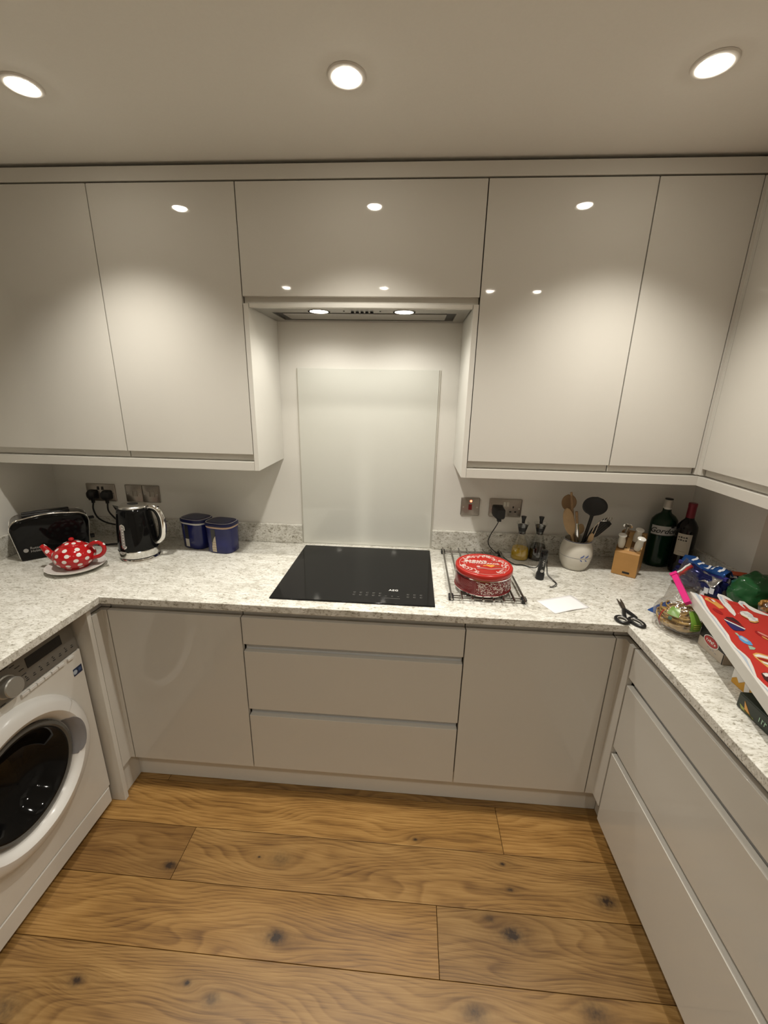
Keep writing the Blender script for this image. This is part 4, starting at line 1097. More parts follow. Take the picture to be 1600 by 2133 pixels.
def knife(x, a, lean, label, m, name='knife', L_=.072, r=.0132):
    o = KM @ Vector((x, (sl0 + sd_ * a).x, (sl0 + sd_ * a).y))
    d = KM.to_3x3() @ Vector((lean, sn.x * 1.0, sn.y * 1.0 + .25)); d.normalize()
    s_ = KM.to_3x3() @ Vector((1, 0, 0)); fm = frame(o, s_, d.cross(s_) * -1)
    z = d; x_ = (s_ - z * s_.dot(z)).normalized(); y_ = z.cross(x_)
    k = thing(name, label, 'knife', mtx=Matrix(((x_.x, y_.x, z.x, o.x), (x_.y, y_.y, z.y, o.y), (x_.z, y_.z, z.z, o.z), (0, 0, 0, 1))), group='knives in the block')
    if m is chrome:
        MB().tube([(0, 0, .001), (0, 0, .03), (.002, 0, .055)], [.006, .0065, .006], 14).build('handle', steel, k)
        for s2 in (-1, 1): MB().lathe([(.0105, -.003), (.012, 0), (.0105, .003)], 16, (s2 * .006, 0, .062), 'y').build('finger_loop', chrome, k)
    else:
        MB().lathe([(r * .80, .0015), (r * .98, .018), (r * 1.06, .036), (r * .86, .056), (r * 1.0, .066)], 22, sx=1.0, sy=.72).build('handle', m, k, ang=60)
        MB().lathe([(r * 1.0, .0655), (r * 1.12, .0675), (r * 1.08, .071), (r * .6, .0735), (0, .074)], 22, cap0=False, cap1=False, sx=1.05, sy=.78).build('butt_cap', plate_c, k)
    return k
knife(.016, .012, .05, 'cream-handled knife at the front left of the block', bolster)
knife(.018, .072, .12, 'steel kitchen shears at the back left of the knife block', chrome, 'kitchen_shears')
knife(.058, .056, .22, 'cream-handled knife in the middle of the block, topmost', bolster)
knife(.072, .012, .24, 'cream-handled knife at the front right of the block', bolster)

# ================================================================== gin and wine bottles
GC = Vector((1.292, -.078, H))
t = thing('gin_bottle', 'dark green gin bottle with white label and silver cap', 'bottle', GC)
gg = mat('dark_green_glass', (.004, .020, .008), rough=.06, var=.05, spec=.35)
gx, gy = 1.12, .86
gp = [(.042, .0006), (.046, .004), (.047, .02), (.0465, .13), (.0475, .145), (.0475, .195), (.045, .210), (.034, .226), (.019, .238), (.0155, .246), (.015, .262)]
MB().lathe(gp, 40, sx=gx, sy=gy).build('glass', gg, t, ang=60)
MB().lathe([(.0165, .256), (.0165, .294), (.015, .297)], 28).build('cap', mat('silver_cap', (.50, .47, .42), rough=.35, metal=.5), t)
MB().lathe([(.0150, .297), (.0155, .2985), (.0155, .301), (.014, .302)], 28).build('cap_top', black_m, t)
MB().lathe([(.0168, .258), (.0170, .264)], 28, cap0=False, cap1=False).build('cap_ring', plate_c, t)
def gw(u, v, l=.0006):
    a = radians(-100) + u / .047
    return Vector(((.0475 + l) * gx * cos(a), (.0475 + l) * gy * sin(a), v))
mb = MB(); mb.grid(lambda i, j: gw((i - .5) * .110, .148 + .040 * j), 20, 2); mb.build('label', mat('grey_white_label', (.47, .46, .44), rough=.5), t)
text("Gordon's", .031, None, mat('label_black', (.015, .015, .015), rough=.5), t, shear=.35, warp=lambda c: gw(c.x + .0, .166 + c.y, .0011 + c.z), bold=.0004)
mb = MB(); mb.grid(lambda i, j: gw(.021 + (i - .5) * .013, .188 + .012 * j - .006, .0013), 4, 2); mb.build('label_crest', black_m, t)
mb = MB(); mb.grid(lambda i, j: gw((i - .5) * .110, .1445 + .0012 * j, .0011), 20, 1); mb.build('label_border', mat('label_black', (.015, .015, .015)), t)

WC = Vector((1.347, -.146, H))
t = thing('wine_bottle', 'dark red wine bottle with cream label and red capsule', 'bottle', WC)
wg = mat('near_black_glass', (.005, .004, .004), rough=.06, spec=.35)
MB().lathe([(.034, .0006), (.0370, .004), (.0372, .02), (.0372, .190), (.035, .205), (.026, .222), (.0165, .234), (.0148, .245), (.0145, .29)], 40).build('glass', wg, t, ang=60)
MB().lathe([(.0156, .240), (.0152, .285), (.0160, .288), (.0160, .300), (.0145, .302)], 28, cap0=False).build('capsule', mat('wine_red_foil', (.16, .010, .020), rough=.35, metal=.2), t)
def ww(u, v, l=.0006):
    a = radians(-128) + u / .037
    return Vector(((.0372 + l) * cos(a), (.0372 + l) * sin(a), v))
mb = MB(); mb.grid(lambda i, j: ww((i - .5) * .052, .082 + .094 * j), 14, 2); mb.build('label', mat('cream_label', (.50, .45, .37), rough=.6), t)
mb = MB(); mb.grid(lambda i, j: ww(.085 + (i - .5) * .040, .082 + .094 * j), 10, 2); mb.build('back_label', mat('cream_label', (.50, .45, .37)), t)
lm = mat('label_black', (.015, .015, .015))
for k, (s_, z, sz) in enumerate((('Vin', .158, .010), ('Rouge', .146, .010), ('____', .104, .009))):
    if s_ == '____':
        mb = MB(); mb.grid(lambda i, j: ww((i - .5) * .022, .100 + .0009 * j, .0011), 6, 1); mb.build('label_rule', lm, t)
    else:
        mb = MB()
        for q in range(4): mb.grid(lambda i, j, q=q: ww(-.018 + .0085 * q + (i - .5) * .006, z + .006 * j * (1 if q % 2 else .7), .0011), 2, 1)
        mb.build('label_print', lm, t)['kind'] = 'stuff'

# ================================================================== groceries on the right worktop
def blob(fn_r, nu=40, nv=24):
    """closed lumpy surface: fn_r(theta, phi) -> point"""
    mb = MB(); R = []
    for j in range(1, nv):
        ph = -pi / 2 + pi * j / nv
        R.append([fn_r(2 * pi * i / nu, ph) for i in range(nu)])
    mb.rings(R); return mb
from mathutils import noise
def nz(p, s, amp): return noise.noise(Vector(p) * s) * amp

# --- long flat red gift box, tilted, resting on the smaller boxes
A_ = Vector((1.081, -.615, 1.032))
uB = Vector((-.22328, -.97208, -.07217)).normalized()
vC = Vector((.959095, -.205877, -.194297)); vC = (vC - uB * vC.dot(uB)).normalized()
nB = vC.cross(uB).normalized()
if nB.z < 0: nB = -nB
BM = Matrix(((uB.x, vC.x, nB.x, A_.x), (uB.y, vC.y, nB.y, A_.y), (uB.z, vC.z, nB.z, A_.z), (0, 0, 0, 1)))   # x along left edge, y to the right, z up
t = thing('gift_box', 'flat red and white biscuit box with sweets printed on the lid', 'box', mtx=BM)
BL, BWD, BT = .50, .27, .028
box_w = mat('white_card', (.66, .64, .60), rough=.5, var=.02); box_r = mat('red_print', (.47, .030, .022), rough=.42, var=.05); box_b = mat('pale_blue_print', (.42, .48, .56))
card_e = mat('card_edge', (.56, .54, .49), rough=.55)
# lid outline has wavy "snow" along the far edge
B(.0, BL, .0, BWD, -BT, -.0012).build('box_body', card_e, t, bevel=.001)
B(.0, BL, .0, BWD, -.0012, -.0002).build('lid_sheet', box_w, t)
edge = [(0, .026), (.011, .029), (.041, .026), (.071, .020), (.107, .017), (.133, .021), (.176, .020), (.213, .020), (.243, .013), (.272, .015), (.291, .024), (.308, .027), (.341, .020), (.379, .009), (.397, .013), (.42, .020), (.45, .022), (.498, .014)]
mb = MB(); mb.rings([[(u, v, .0003) for u, v in edge], [(u, BWD - .002, .0003) for u, v in edge]], False, False, closed=False); mb.build('red_field', box_r, t, smooth=False)
mb = MB(); mb.rings([[(u, v * .40, .0003) for u, v in edge], [(u, max(v * .42, v - .008), .0003) for u, v in edge]], False, False, closed=False); mb.build('snow_shadow', box_b, t, smooth=False)
def shape(pts, name, m, z=.0006, s=1.0, c=(0, 0), rot=0.0):
    P = [(c[0] + (x * cos(rot) - y_ * sin(rot)) * s, c[1] + (x * sin(rot) + y_ * cos(rot)) * s, z) for x, y_ in pts]
    mb = MB(); mb.rings([P, [(x, y_, zz + .0006) for x, y_, zz in P]], False, True)
    return mb.build(name, m, t, smooth=False)
org = mat('orange_print', (.62, .30, .07), rough=.4); cho = mat('chocolate_print', (.055, .012, .014), rough=.4); nav = mat('navy_print', (.022, .020, .11), rough=.4); wht = mat('white_print', (.70, .68, .65), rough=.4); blu = mat('blue_print', (.10, .32, .60), rough=.4); gre = mat('green_print', (.30, .46, .34), rough=.4); yel = mat('yellow_print', (.64, .36, .10), rough=.4); drd = mat('dark_red_print', (.30, .010, .012), rough=.4)
ov = [(cos(2 * pi * k / 20), sin(2 * pi * k / 20)) for k in range(20)]
def oval(c, rx, ry, rot, m, name='sweet_print', z=.0006): return shape([(x * rx, y_ * ry) for x, y_ in ov], name, m, z, 1, c, rot)
def half(c, rx, ry, rot, m, lo, z=.0008):
    P = [(x * rx, y_ * ry) for x, y_ in ov if (y_ > .1 if lo else y_ < -.12)]
    return shape(sorted(P, key=lambda q: atan2(q[1] - (.5 if lo else -.5) * ry, q[0])), 'sweet_print', m, z, 1, c, rot)
# sweets (u along left edge, v across)
pnk = mat('pink_print', (.60, .22, .18), rough=.4)
shape([(.014, .037), (.008, .052), (.007, .063), (.026, .067), (.043, .075), (.055, .073), (.065, .056), (.048, .050), (.037, .041), (.030, .030)], 'sweet_print', org)
shape([(.016, .044), (.012, .058), (.024, .062), (.032, .050)], 'sweet_print', drd, .0012); shape([(.018, .050), (.016, .058), (.028, .060), (.030, .054)], 'sweet_print', wht, .0016)
oval((.088, .043), .015, .011, .4, drd)
# big dark oval with a stripe
ovc = (.139, .0645); PO = [(-.040, .0135), (-.024, .021), (-.005, .0225), (.010, .022), (.014, .022), (.026, .012), (.039, -.012), (.039, -.0185), (.028, -.0215), (.010, -.0225), (-.011, -.0225), (-.030, -.008)]
shape(PO, 'sweet_print', cho, .0006, 1, ovc); shape([(.014, .022), (.026, .012), (.039, -.012), (.039, -.0185), (.028, -.0215), (.010, -.0225), (-.004, -.0225), (.004, .0)], 'sweet_print', nav, .0012, 1, ovc)
shape([(-.011, -.0225), (-.004, -.0225), (.018, .018), (.012, .0222)], 'sweet_print', wht, .0018, 1, ovc); shape([(-.020, -.016), (-.016, -.019), (.003, .020), (-.002, .0215)], 'sweet_print', drd, .0016, 1, ovc)
wc = [(.052, .116), (.034, .130), (.026, .147), (.040, .154), (.057, .151), (.056, .162), (.075, .154), (.088, .139), (.091, .125), (.076, .128), (.070, .120), (.064, .114)]
shape([(u + .006, v - .001) for u, v in wc], 'sweet_print', cho, .0003); shape([(u + .003, v) for u, v in wc], 'sweet_print', org, .0007)
shape([(u * .92 + .004, v) for u, v in wc], 'sweet_print', wht, .0013)
for k in range(4): shape([(.040 + .010 * k, .122 + .006 * k), (.043 + .010 * k, .120 + .006 * k), (.048 + .010 * k, .150), (.045 + .010 * k, .152)], 'sweet_print', mat('pale_grey_print', (.42, .43, .46), rough=.4), .0019)
shape([(.202, .046), (.198, .057), (.206, .065), (.217, .070), (.233, .068), (.237, .057), (.234, .047), (.223, .042)], 'sweet_print', blu); shape([(.206, .049), (.204, .056), (.220, .064), (.224, .056), (.214, .048)], 'sweet_print', box_b, .0012)
shape([(.241, .053), (.240, .062), (.244, .069), (.254, .061), (.259, .049)], 'sweet_print', gre); shape([(.192, .043), (.190, .049), (.202, .050), (.204, .044)], 'sweet_print', gre, .0008)
oval((.157, .130), .021, .016, .8, drd); oval((.152, .131), .014, .006, 1.0, pnk, z=.0012); oval((.170, .126), .008, .004, .6, org, z=.0012)
oval((.112, .205), .020, .016, .8, drd)
shape([(.279, .046), (.267, .059), (.263, .072), (.264, .088), (.272, .104), (.300, .104), (.324, .085), (.324, .059), (.307, .051), (.290, .045)], 'sweet_print', yel)
shape([(.282, .048), (.272, .062), (.270, .090), (.276, .102), (.284, .100), (.281, .080), (.284, .060), (.288, .050)], 'sweet_print', wht, .0012); shape([(.290, .050), (.286, .066), (.286, .098), (.296, .098), (.298, .066), (.296, .052)], 'sweet_print', drd, .0014); shape([(.303, .054), (.300, .080), (.306, .096), (.312, .076), (.310, .056)], 'sweet_print', wht, .0016)
shape([(.359, .027), (.350, .038), (.346, .052), (.352, .068), (.376, .070), (.395, .050), (.397, .030), (.380, .023)], 'sweet_print', cho); shape([(.358, .030), (.351, .041), (.352, .060), (.364, .062), (.362, .044), (.368, .032)], 'sweet_print', wht, .0012)
oval((.225, .165), .030, .018, 1.2, org); oval((.226, .160), .026, .006, 1.2, wht, z=.0012); oval((.330, .150), .024, .018, .5, blu); oval((.420, .130), .030, .018, .9, yel); oval((.40, .21), .03, .018, .9, wht)
# die-cut snowy swirls standing past the far edge
sw1 = [(-.045, .096), (-.025, .086), (.006, .082), (.034, .081), (.049, .083), (.067, .083), (.087, .088), (.071, .098), (.047, .103), (.026, .103), (.026, .095), (.025, .105), (.005, .103), (-.010, .099), (-.004, .108), (-.023, .102), (-.016, .118), (-.017, .129), (-.034, .124), (-.045, .114)]
sw2 = [(-.038, .155), (-.019, .142), (-.004, .143), (.011, .150), (-.008, .151), (-.018, .154), (-.017, .161), (.004, .163), (.015, .171), (.017, .185), (.015, .209), (.018, .262), (.006, .262), (.005, .214), (-.009, .188), (-.022, .174), (-.042, .170)]
shape(sw1, 'snow_swirl', wht, .0008); shape(sw2, 'snow_swirl', wht, .0008)
shape([(-.030, .094), (-.008, .088), (.020, .087), (.020, .090), (-.006, .093), (-.026, .100)], 'swirl_shadow', box_b, .0016); shape([(-.030, .158), (-.018, .148), (-.008, .147), (-.018, .152), (-.026, .162)], 'swirl_shadow', box_b, .0016)
shape([(-.024, .098), (-.0005, .085), (-.0005, .26), (-.008, .20), (-.020, .170), (-.020, .12)], 'red_tab', box_r, .0001)
for k in range(6): oval((.06 + .075 * k, .11 + .05 * ((k * 7) % 3)), .0030, .0014, .3, pnk, 'sparkle_print', .0004)

# --- black and beige carton with a red oval badge under the gift box
t = thing('pasta_carton', 'black and beige carton with red oval badge under the gift box', 'carton', (1.12, -.748, H))
bei = mat('beige_card', (.50, .43, .35), rough=.6); blk = mat('black_card', (.014, .013, .014), rough=.4)
B(1.080, 1.165, -.800, -.697, H + .0005, H + .032).build('lower_carton', bei, t, True, bevel=.001)
B(1.0798, 1.1652, -.8002, -.6968, H + .032, H + .0745).build('upper_carton', blk, t, True, bevel=.001)
fb = frame((1.0792, -.746, H + .038), (0, -1, 0), (0, 0, 1))
for rx, rz_, m, d in ((.030, .0165, wht, .0), (.027, .0140, drd, .0005), (.0245, .0118, mat('badge_red', (.42, .03, .03), rough=.4), .0009)):
    MB().rings([[(rx * x, rz_ * y_, d - .0002) for x, y_ in ov], [(rx * x, rz_ * y_, d + .0005) for x, y_ in ov]], False, True).build('badge', m, t, True, smooth=False, mtx=fb)
marks(6, .0105, fb @ Matrix.Translation((.002, 0, .0016)), wht, t, world=True)
B(1.0788, 1.0796, -.7995, -.7975, H + .001, H + .032).build('corner_edge', blk, t, True)
for k in range(4): B(1.0788, 1.0796, -.772 + .010 * k, -.766 + .010 * k, H + .014 + .003 * (k % 2), H + .0155 + .003 * (k % 2)).build('print_line', mat('pencil_grey', (.35, .35, .38)), t, True)

# --- yellow and white box
t = thing('cereal_box', 'yellow box with white zigzag print under the gift box', 'box', (1.10, -.91, H))
ywm = mat('mustard_card', (.58, .30, .035), rough=.5)
B(1.056, 1.150, -.948, -.868, H + .0005, H + .050).build('carton', ywm, t, True, bevel=.001)
zg = [(-.868, .014), (-.868, .046), (-.9005, .050), (-.925, .050), (-.927, .006), (-.914, .004), (-.910, .032), (-.895, .018), (-.885, .030)]
mb = MB(); P = [(1.0552, a, H + b) for a, b in [(-.8685, .012), (-.8685, .045), (-.890, .0498), (-.922, .0498), (-.927, .006), (-.912, .004), (-.908, .030), (-.892, .014), (-.882, .024)]]
mb.rings([P, [(1.0558, q[1], q[2]) for q in P]], True, True); mb.build('zigzag_print', wht, t, True, smooth=False)

# --- dark tea box
t = thing('tea_box', 'dark green and red tea box nearest the viewer under the gift box', 'box', (1.08, -1.06, H))
dgm = mat('dark_green_card', (.018, .026, .018), rough=.35, var=.1); trm = mat('tea_red', (.26, .012, .022), rough=.35)
B(1.003, 1.105, -1.125, -.958, H + .0005, H + .040).build('carton', dgm, t, True, bevel=.004, seg=3)
B(1.022, 1.098, -1.115, -.985, H + .0398, H + .0412).build('red_panel', trm, t, True)
for k in range(3): B(1.036 + .006 * k, 1.0385 + .006 * k, -1.035, -1.000, H + .0410, H + .0416).build('panel_line', mat('pink_print', (.60, .22, .18)), t, True)
marks(4, .011, frame((1.034, -1.062, H + .0416), (0, -1, 0), (-1, 0, 0)), wht, t, world=True, seed=4); marks(5, .011, frame((1.046, -1.066, H + .0416), (0, -1, 0), (-1, 0, 0)), mat('pink_print', (.60, .22, .18)), t, world=True, seed=5)
for a, b, c, d, m in ((-.985, -1.000, .008, .030, org), (-.975, -1.010, .006, .014, mat('olive_print', (.28, .30, .07), rough=.4))):
    MB().prism([(a, H + c), (b, H + c + .002), (b - .002, H + c), (a + .006, H + d)], 'x', 1.0022, 1.0032).build('side_print', m, t, True)
for k, yy in enumerate((-1.035, -1.065, -1.095)):
    marks(3, .012, frame((1.0026, yy, H + .018), (0, -1, 0), (0, 0, 1)), (gre, wht, wht)[k], t, world=True, seed=k)
tb = mat('cream_band', (.55, .45, .26), rough=.4)
MB().prism([(1.020, -1.02), (1.014, -1.05), (1.016, -1.09), (1.022, -1.10), (1.024, -1.06)], 'z', H + .0412, H + .0418).build('cream_curve', tb, t, True)

# --- bag of pasta with pink clip
PB = Vector((1.064, -.618, H))
t = thing('pasta_bag', 'clear bag of tagliatelle with a pink bag clip and green label', 'bag', PB)
def bag_pt(th, ph, g=0.0):
    r = Vector((cos(th) * cos(ph), sin(th) * cos(ph), sin(ph)))
    p = Vector((r.x * (.068 + g), r.y * (.079 + g), .048 + r.z * (.0475 + g)))
    p += r * nz(p + Vector((3, 1, 2)), 26, .005)
    p.z = max(p.z, .0008 - g * .3)
    return p
pl_m = clear_plastic('clear_bag_plastic', (.96, .95, .94), .10, .12, .8, 40)
mb = MB(); R = []
nv = 16
for j in range(1, nv - 3):
    ph = -pi / 2 + pi * j / nv; R.append([bag_pt(2 * pi * i / 40, ph, .002) for i in range(40)])
# gather into a flat neck towards the clip, then flare out
clip_a, clip_b = Vector((.005, .071, .155)), Vector((-.013, -.034, .119))
cdir = (clip_b - clip_a)
for f, spread, lift in ((.45, 1, 0), (.8, 1, 0), (1.0, 1, 0), (1.25, 1.05, 1), (1.7, 1.25, 1), (2.1, 1.35, 1)):
    base_r = R[nv - 5]
    ring = []
    for i in range(40):
        a = 2 * pi * i / 40
        # line position on the neck
        s_ = .5 + .5 * cos(a + .6) * spread
        c = clip_a + cdir * s_ + Vector((sin(a) * .008, sin(a) * .008, 0))
        if f <= 1: p = base_r[i].lerp(c, f)
        else: p = c + Vector((.075, .060, .018)) * (f - 1) + Vector((nz((i * .7, f * 3, 1), 1.3, .012), nz((i * .9, f * 2, 5), 1.3, .012), nz((i * .5, f, 9), 1.1, .008)))
        ring.append(p)
    R.append(ring)
mb.rings(R, True, False); mb.build('plastic', pl_m, t, ang=70)
pas = mat('egg_pasta', (.52, .34, .115), rough=.55, var=.12, scale=60)
random.seed(5)
for k in range(64):
    cx, cy, cz = random.uniform(-.030, .030), random.uniform(-.036, .036), random.uniform(.016, .074)
    ax = random.uniform(0, pi); rr = random.uniform(.022, .040); tl = random.uniform(-.5, .5)
    P = []
    for j in range(15):
        a = ax + 4.6 * j / 14
        q = Vector((cx + rr * cos(a), cy + rr * sin(a), cz + rr * .5 * sin(a + tl) * tl))
        e = sqrt((q.x / .064) ** 2 + (q.y / .070) ** 2 + ((q.z - .048) / .043) ** 2)
        if e > .95: q = Vector((q.x / e * .95, q.y / e * .95, .048 + (q.z - .048) / e * .95))
        P.append(q)
    mb = MB(); up2 = Vector((random.uniform(-.4, .4), random.uniform(-.4, .4), 1)).normalized() * .0038
    mb.rings([[p - up2 for p in P], [p + up2 for p in P]], False, False, closed=False)
    o = mb.build('pasta_ribbon', pas, t); o.modifiers.new('thick', 'SOLIDIFY').thickness = .0012
grn = mat('green_label_print', (.13, .25, .030), rough=.3); 
def bag_patch(th0, th1, ph0, ph1, name, m, g=.0035):
    mb = MB(); mb.grid(lambda i, j: bag_pt(th0 + (th1 - th0) * i, ph0 + (ph1 - ph0) * j, g), 8, 8); return mb.build(name, m, t)
bag_patch(-1.80, -1.35, -.15, .95, 'green_label', grn)
bag_patch(-2.75, -2.25, .45, .95, 'green_label', grn)
bag_patch(-2.62, -2.48, .18, .38, 'round_emblem', mat('dark_green_emblem', (.05, .10, .07), rough=.4), .004)
for k in range(3): bag_patch(-1.70, -1.45, .05 + .10 * k, .08 + .10 * k, 'label_line', mat('yellow_text', (.50, .50, .10), rough=.4), .0042)
bag_patch(-2.98, -2.93, -.55, .55, 'red_seam', drd, .004)
pk = mat('hot_pink_plastic', (.62, .018, .185), rough=.28)
cd = cdir.normalized(); sdv = cd.cross(Vector((.5, .6, .6))).normalized(); nn_ = sdv.cross(cd)
CMx = Matrix(((cd.x, sdv.x, nn_.x, clip_a.x), (cd.y, sdv.y, nn_.y, clip_a.y), (cd.z, sdv.z, nn_.z, clip_a.z), (0, 0, 0, 1)))
B(-.004, cdir.length + .012, -.007, .007, -.009, .009).build('bag_clip', pk, t, bevel=.002, mtx=CMx)
B(-.008, .004, -.010, .010, -.011, .011).build('clip_hinge', pk, t, bevel=.002, mtx=CMx)
mb = MB(); Pn = [clip_a + Vector((.006, .004, .004)) + Vector((.070, .046, .020)) * k / 6 + Vector((0, 0, .002 * sin(k * 2))) for k in range(7)]
mb.rings([[p for p in Pn], [p + Vector((.010, -.004, -.010)) for p in Pn]], False, False, closed=False); o = mb.build('red_edge', mat('badge_red', (.42, .03, .03)), t); o.modifiers.new('thick', 'SOLIDIFY').thickness = .0006
mb = MB(); mb.rings([[p + Vector((-.002, .0008, .002)) for p in Pn], [p + Vector((.003, -.001, -.002)) for p in Pn]], False, False, closed=False); o = mb.build('white_edge', wht, t); o.modifiers.new('thick', 'SOLIDIFY').thickness = .0007

# --- blue crisp packet folded over with a purple clip
def pillow(name, label, loc, size, rot, m, cat='packet', seed=0, crumple=.012, group=None):
    t = thing(name, label, cat, loc, group=group)
    mtx = rot
    w, d, h = size
    def f(th, ph):
        r = Vector((cos(th) * cos(ph), sin(th) * cos(ph), sin(ph)))
        sx = abs(r.x) ** .75 * (1 if r.x > 0 else -1); sz = abs(r.z) ** .6 * (1 if r.z > 0 else -1)
        p = Vector((sx * w / 2, r.y * d / 2, sz * h / 2))
        q = p * 1.0
        p += r * (abs(nz(q + Vector((seed, seed * 2, 0)), 22, crumple * 2)) - crumple * .5 + nz(q + Vector((seed, 0, 0)), 55, crumple * .5))
        return p
    blob(f, 48, 30).build('wrapper', m, t, mtx=mtx, ang=25)
    return t, f
navy_foil = mat('navy_foil', (.012, .016, .085), rough=.18, metal=.35, var=.2, scale=18); blue_foil = mat('blue_foil', (.020, .085, .30), rough=.16, metal=.4, var=.3, scale=14); silver_foil = mat('silver_foil', (.62, .61, .60), rough=.16, metal=.9, var=.2, scale=30)
lean = Matrix.Rotation(radians(-69), 4, 'Z')
t, _ = pillow('crisp_packet', 'navy crisp packet closed with a long purple clip behind the pasta bag', (1.298, -.338, H + .052), (.185, .085, .078), lean @ Matrix.Rotation(radians(-18), 4, 'X'), navy_foil, seed=1)
# folded top, silver inside edge, clip
Rz = lean
def LP(x, y_, z): return Rz @ Vector((x, y_, z))
mb = MB()
def fold(i, j):
    x = -.085 + .165 * i; yy = .004 + .058 * j; z = .040 + .026 * sin(pi * j) * (1 + .3 * sin(i * 9)) - .012 * j + nz((i * 6, j * 4, 2), 1.0, .010)
    return LP(x, yy, z)
mb.grid(fold, 22, 8); o = mb.build('folded_top', blue_foil, t); o.modifiers.new('thick', 'SOLIDIFY').thickness = .002
for k in range(5):
    mb = MB(); i0 = .22 + .15 * k
    mb.grid(lambda i, j: fold(i0 + .05 * i + .03 * sin(j * 3), .12 + .5 * j) + Vector((0, -.001, .0022)), 3, 8); mb.build('white_streak', mat('white_foil_print', (.70, .72, .76), rough=.25), t)
B(-.090, .090, -.007, .007, -.007, .007).build('bag_clip', mat('purple_clip_plastic', (.050, .040, .24), rough=.3), t, bevel=.002, mtx=Matrix.Translation(LP(0, .012, .036)) @ Rz)
mb = MB()
mb.grid(lambda i, j: LP(-.050 + .135 * i, -.004 - .034 * j + nz((i * 7, j * 3, 4), 1, .006), .038 - .026 * j + nz((i * 5, j * 5, 7), 1, .010)), 20, 5); o = mb.build('silver_hem', silver_foil, t, ang=20); o.modifiers.new('thick', 'SOLIDIFY').thickness = .001
for (x, z) in ((.060, .005), (.078, .012), (.050, -.012)):
    mb = MB(); mb.grid(lambda i, j: LP(x + .016 * i, -.050 - .004 * sin(pi * i), z - .022 * j), 3, 4); mb.build('white_letter', mat('white_foil_print', (.70, .72, .76)), t)
# second packet peeping out on the right of it
t, _ = pillow('snack_packet', 'small navy red and white snack packet behind the green bag', (1.398, -.392, H + .0525), (.045, .030, .10), Matrix.Rotation(radians(-30), 4, 'Z'), navy_foil, seed=4, crumple=.006)
for k, (m, dz) in enumerate(((wht, .040), (mat('orange_red_print', (.50, .09, .03), rough=.35), .050))):
    mb = MB(); mb.grid(lambda i, j: Matrix.Rotation(radians(-30), 4, 'Z') @ Vector((-.026 + .045 * i, -.012 + .012 * j + .002 * k, dz - .004 + .010 * j + .004 * i)), 4, 3); o = mb.build('corner_print', m, t); o.modifiers.new('thick', 'SOLIDIFY').thickness = .004
# flat blue wrapper corner lying left of the pasta bag
mb = MB(); P = [(1.035, -.505), (1.085, -.470), (1.150, -.430), (1.120, -.520), (1.065, -.555)]
mb.rings([[(x, y_, H + .0006) for x, y_ in P], [(x, y_, H + .003 + .02 * max(0, x - 1.06)) for x, y_ in P]])
tag(mb.build('blue_wrapper', mat('blue_wrapper_film', (.025, .075, .26), rough=.25), None, bevel=.0006), 'flat blue wrapper poking out left of the pasta bag', 'wrapper')

# --- green bag and bag of orange pasta
grm = mat('green_bag_film', (.018, .090, .030), rough=.16, var=.2, scale=16, bump=.6)
t = thing('green_bag', 'crinkled dark green plastic bag by the right wall', 'bag', (1.380, -.494, H))
def gf(th, ph):
    r = Vector((cos(th) * cos(ph), sin(th) * cos(ph), sin(ph)))
    p = Vector((r.x * .076, r.y * .056, .074 + r.z * .072)); p += r * (abs(nz(p + Vector((2, 7, 1)), 30, .016)) + nz(p, 70, .004)); p.z = max(p.z, .0008); return p
blob(gf, 48, 30).build('film', grm, t, ang=40)
mb = MB(); mb.tube([(.030, .005, .125), (.050, .0, .138), (.066, -.005, .142)], [.020, .011, .018], 12); mb.build('knot', grm, t)
tag(B(1.325, 1.468, -.662, -.556, H + .0005, H + .030).build('tan_carton', mat('tan_card', (.42, .27, .12), rough=.6), bevel=.001), 'flat tan carton under the bag of orange pasta', 'carton')
t = thing('orange_pasta_bag', 'clear bag of orange pasta spirals beside the green bag', 'bag', (1.392, -.608, H + .0305))
def of(th, ph, g=0):
    r = Vector((cos(th) * cos(ph), sin(th) * cos(ph), sin(ph)))
    p = Vector((r.x * (.070 + g), r.y * (.044 + g), .048 + r.z * (.046 + g))); p += r * nz(p + Vector((9, 3, 1)), 24, .008); p.z = max(p.z, .0012); return p
blob(lambda a, b: of(a, b, .004), 40, 24).build('plastic', clear_plastic('amber_bag_plastic', (.93, .88, .80), .14, .08, .9, 40), t, ang=60)
opm = mat('orange_pasta', (.38, .18, .030), rough=.5, var=.2, scale=50)
random.seed(9)
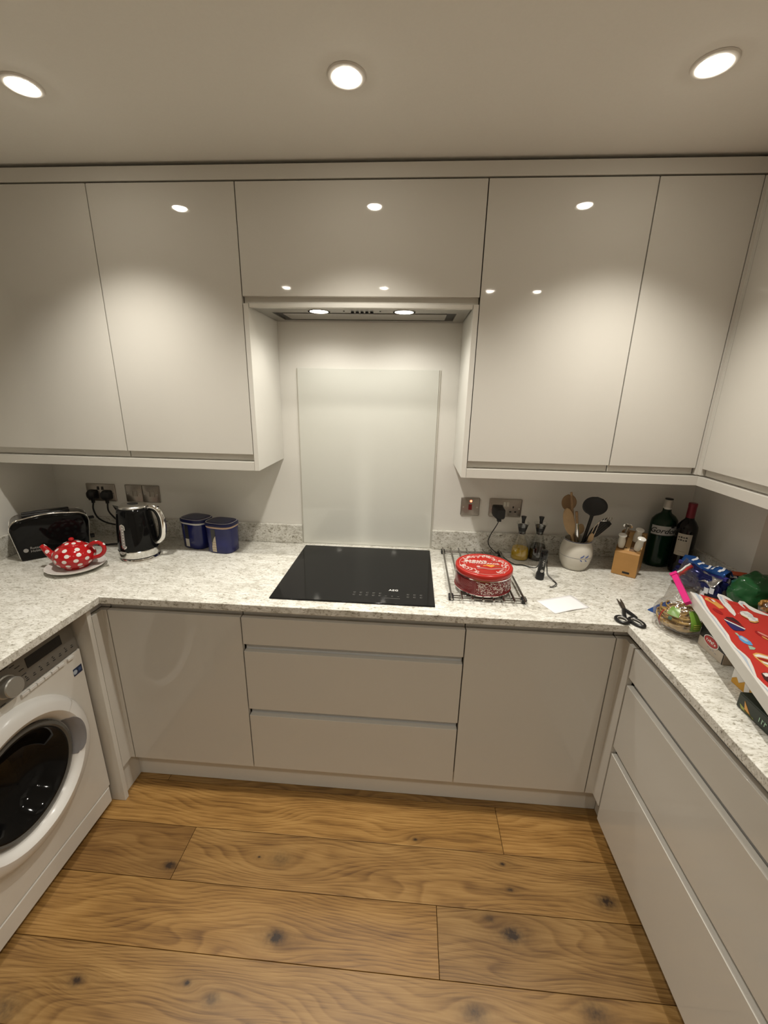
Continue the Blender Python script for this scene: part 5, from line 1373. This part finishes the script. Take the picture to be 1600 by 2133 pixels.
for k in range(60):
    th, ph = random.uniform(0, 2 * pi), random.uniform(-.3, 1.45); c = of(th, ph, -.008); ax = Vector((random.uniform(-1, 1), random.uniform(-1, 1), random.uniform(-.4, .4))).normalized()
    sidev = ax.cross(Vector((0, 0, 1))).normalized(); upv = sidev.cross(ax)
    P = [c + ax * (.030 * (j / 14 - .5)) + (sidev * cos(j * 1.2) + upv * sin(j * 1.2)) * .0045 for j in range(15)]
    P = [Vector((q.x, q.y, max(q.z, .006))) for q in P]
    MB().tube(P, .0042, 6).build('pasta_spiral', opm, t)
mb = blob(lambda a, b: of(a, b, -.012), 24, 14); mb.build('pasta_heap', opm, t)

# ================================================================== pieces that belong to a part hang under that part
SUB = {'lid_knob': 'lid', 'lid_button': 'lid', 'lid_line': 'lid', 'lid_release': 'handle', 'handle_grip': 'handle', 'gauge_mark': 'water_gauge',
       'label_crest': 'label', 'label_border': 'label', 'label_rule': 'label', 'label_print': 'label', 'lace_print': 'lid', 'ring_print': 'lid', 'heart_print': 'lid',
       'banner_print': 'lid', 'emblem_print': 'lid', 'biscuit_print': 'lid', 'side_text_lines': 'body', 'side_border': 'body', 'spout_cap': 'spout_neck',
       'cap_ring': 'cap', 'cap_top': 'cap', 'rim_line': 'pot', 'waist_line': 'pot', 'sprig_petal': 'pot', 'clip_hinge': 'bag_clip',
       'panel_line': 'red_panel', 'display': 'control_panel', 'program_knob': 'control_panel', 'panel_print': 'control_panel', 'control_print': 'glass_top',
       'handle_seam': 'door_ring', 'door_handle': 'door_ring', 'door_seal': 'door_ring', 'sweet_print': 'lid_sheet', 'snow_swirl': 'lid_sheet', 'swirl_shadow': 'lid_sheet',
       'red_field': 'lid_sheet', 'snow_shadow': 'lid_sheet', 'sparkle_print': 'lid_sheet', 'red_tab': 'lid_sheet', 'pin_hole': 'plate', 'screw': 'plate',
       'cord_grip': 'plug_body', 'pasta_ribbon': None, 'label_line': None, 'slot': 'head', 'logo_disc': 'front_panel', 'neon': 'plate'}
for root in [o for o in COL.objects if o.parent is None and o.type == 'EMPTY']:
    kids = list(root.children); base_n = lambda o: o.name.split('.')[0]
    for c in kids:
        tgt = SUB.get(base_n(c))
        cand = [k for k in kids if base_n(k) == tgt] if tgt else []
        if base_n(c) == 'lettering':
            cand = [k for k in kids if base_n(k) in ('label', 'front_panel', 'glass_top')] or [k for k in kids if base_n(k) == 'lid']
        if len(cand) == 1 and cand[0] is not c and c.matrix_basis == Matrix.Identity(4): c.parent = cand[0]
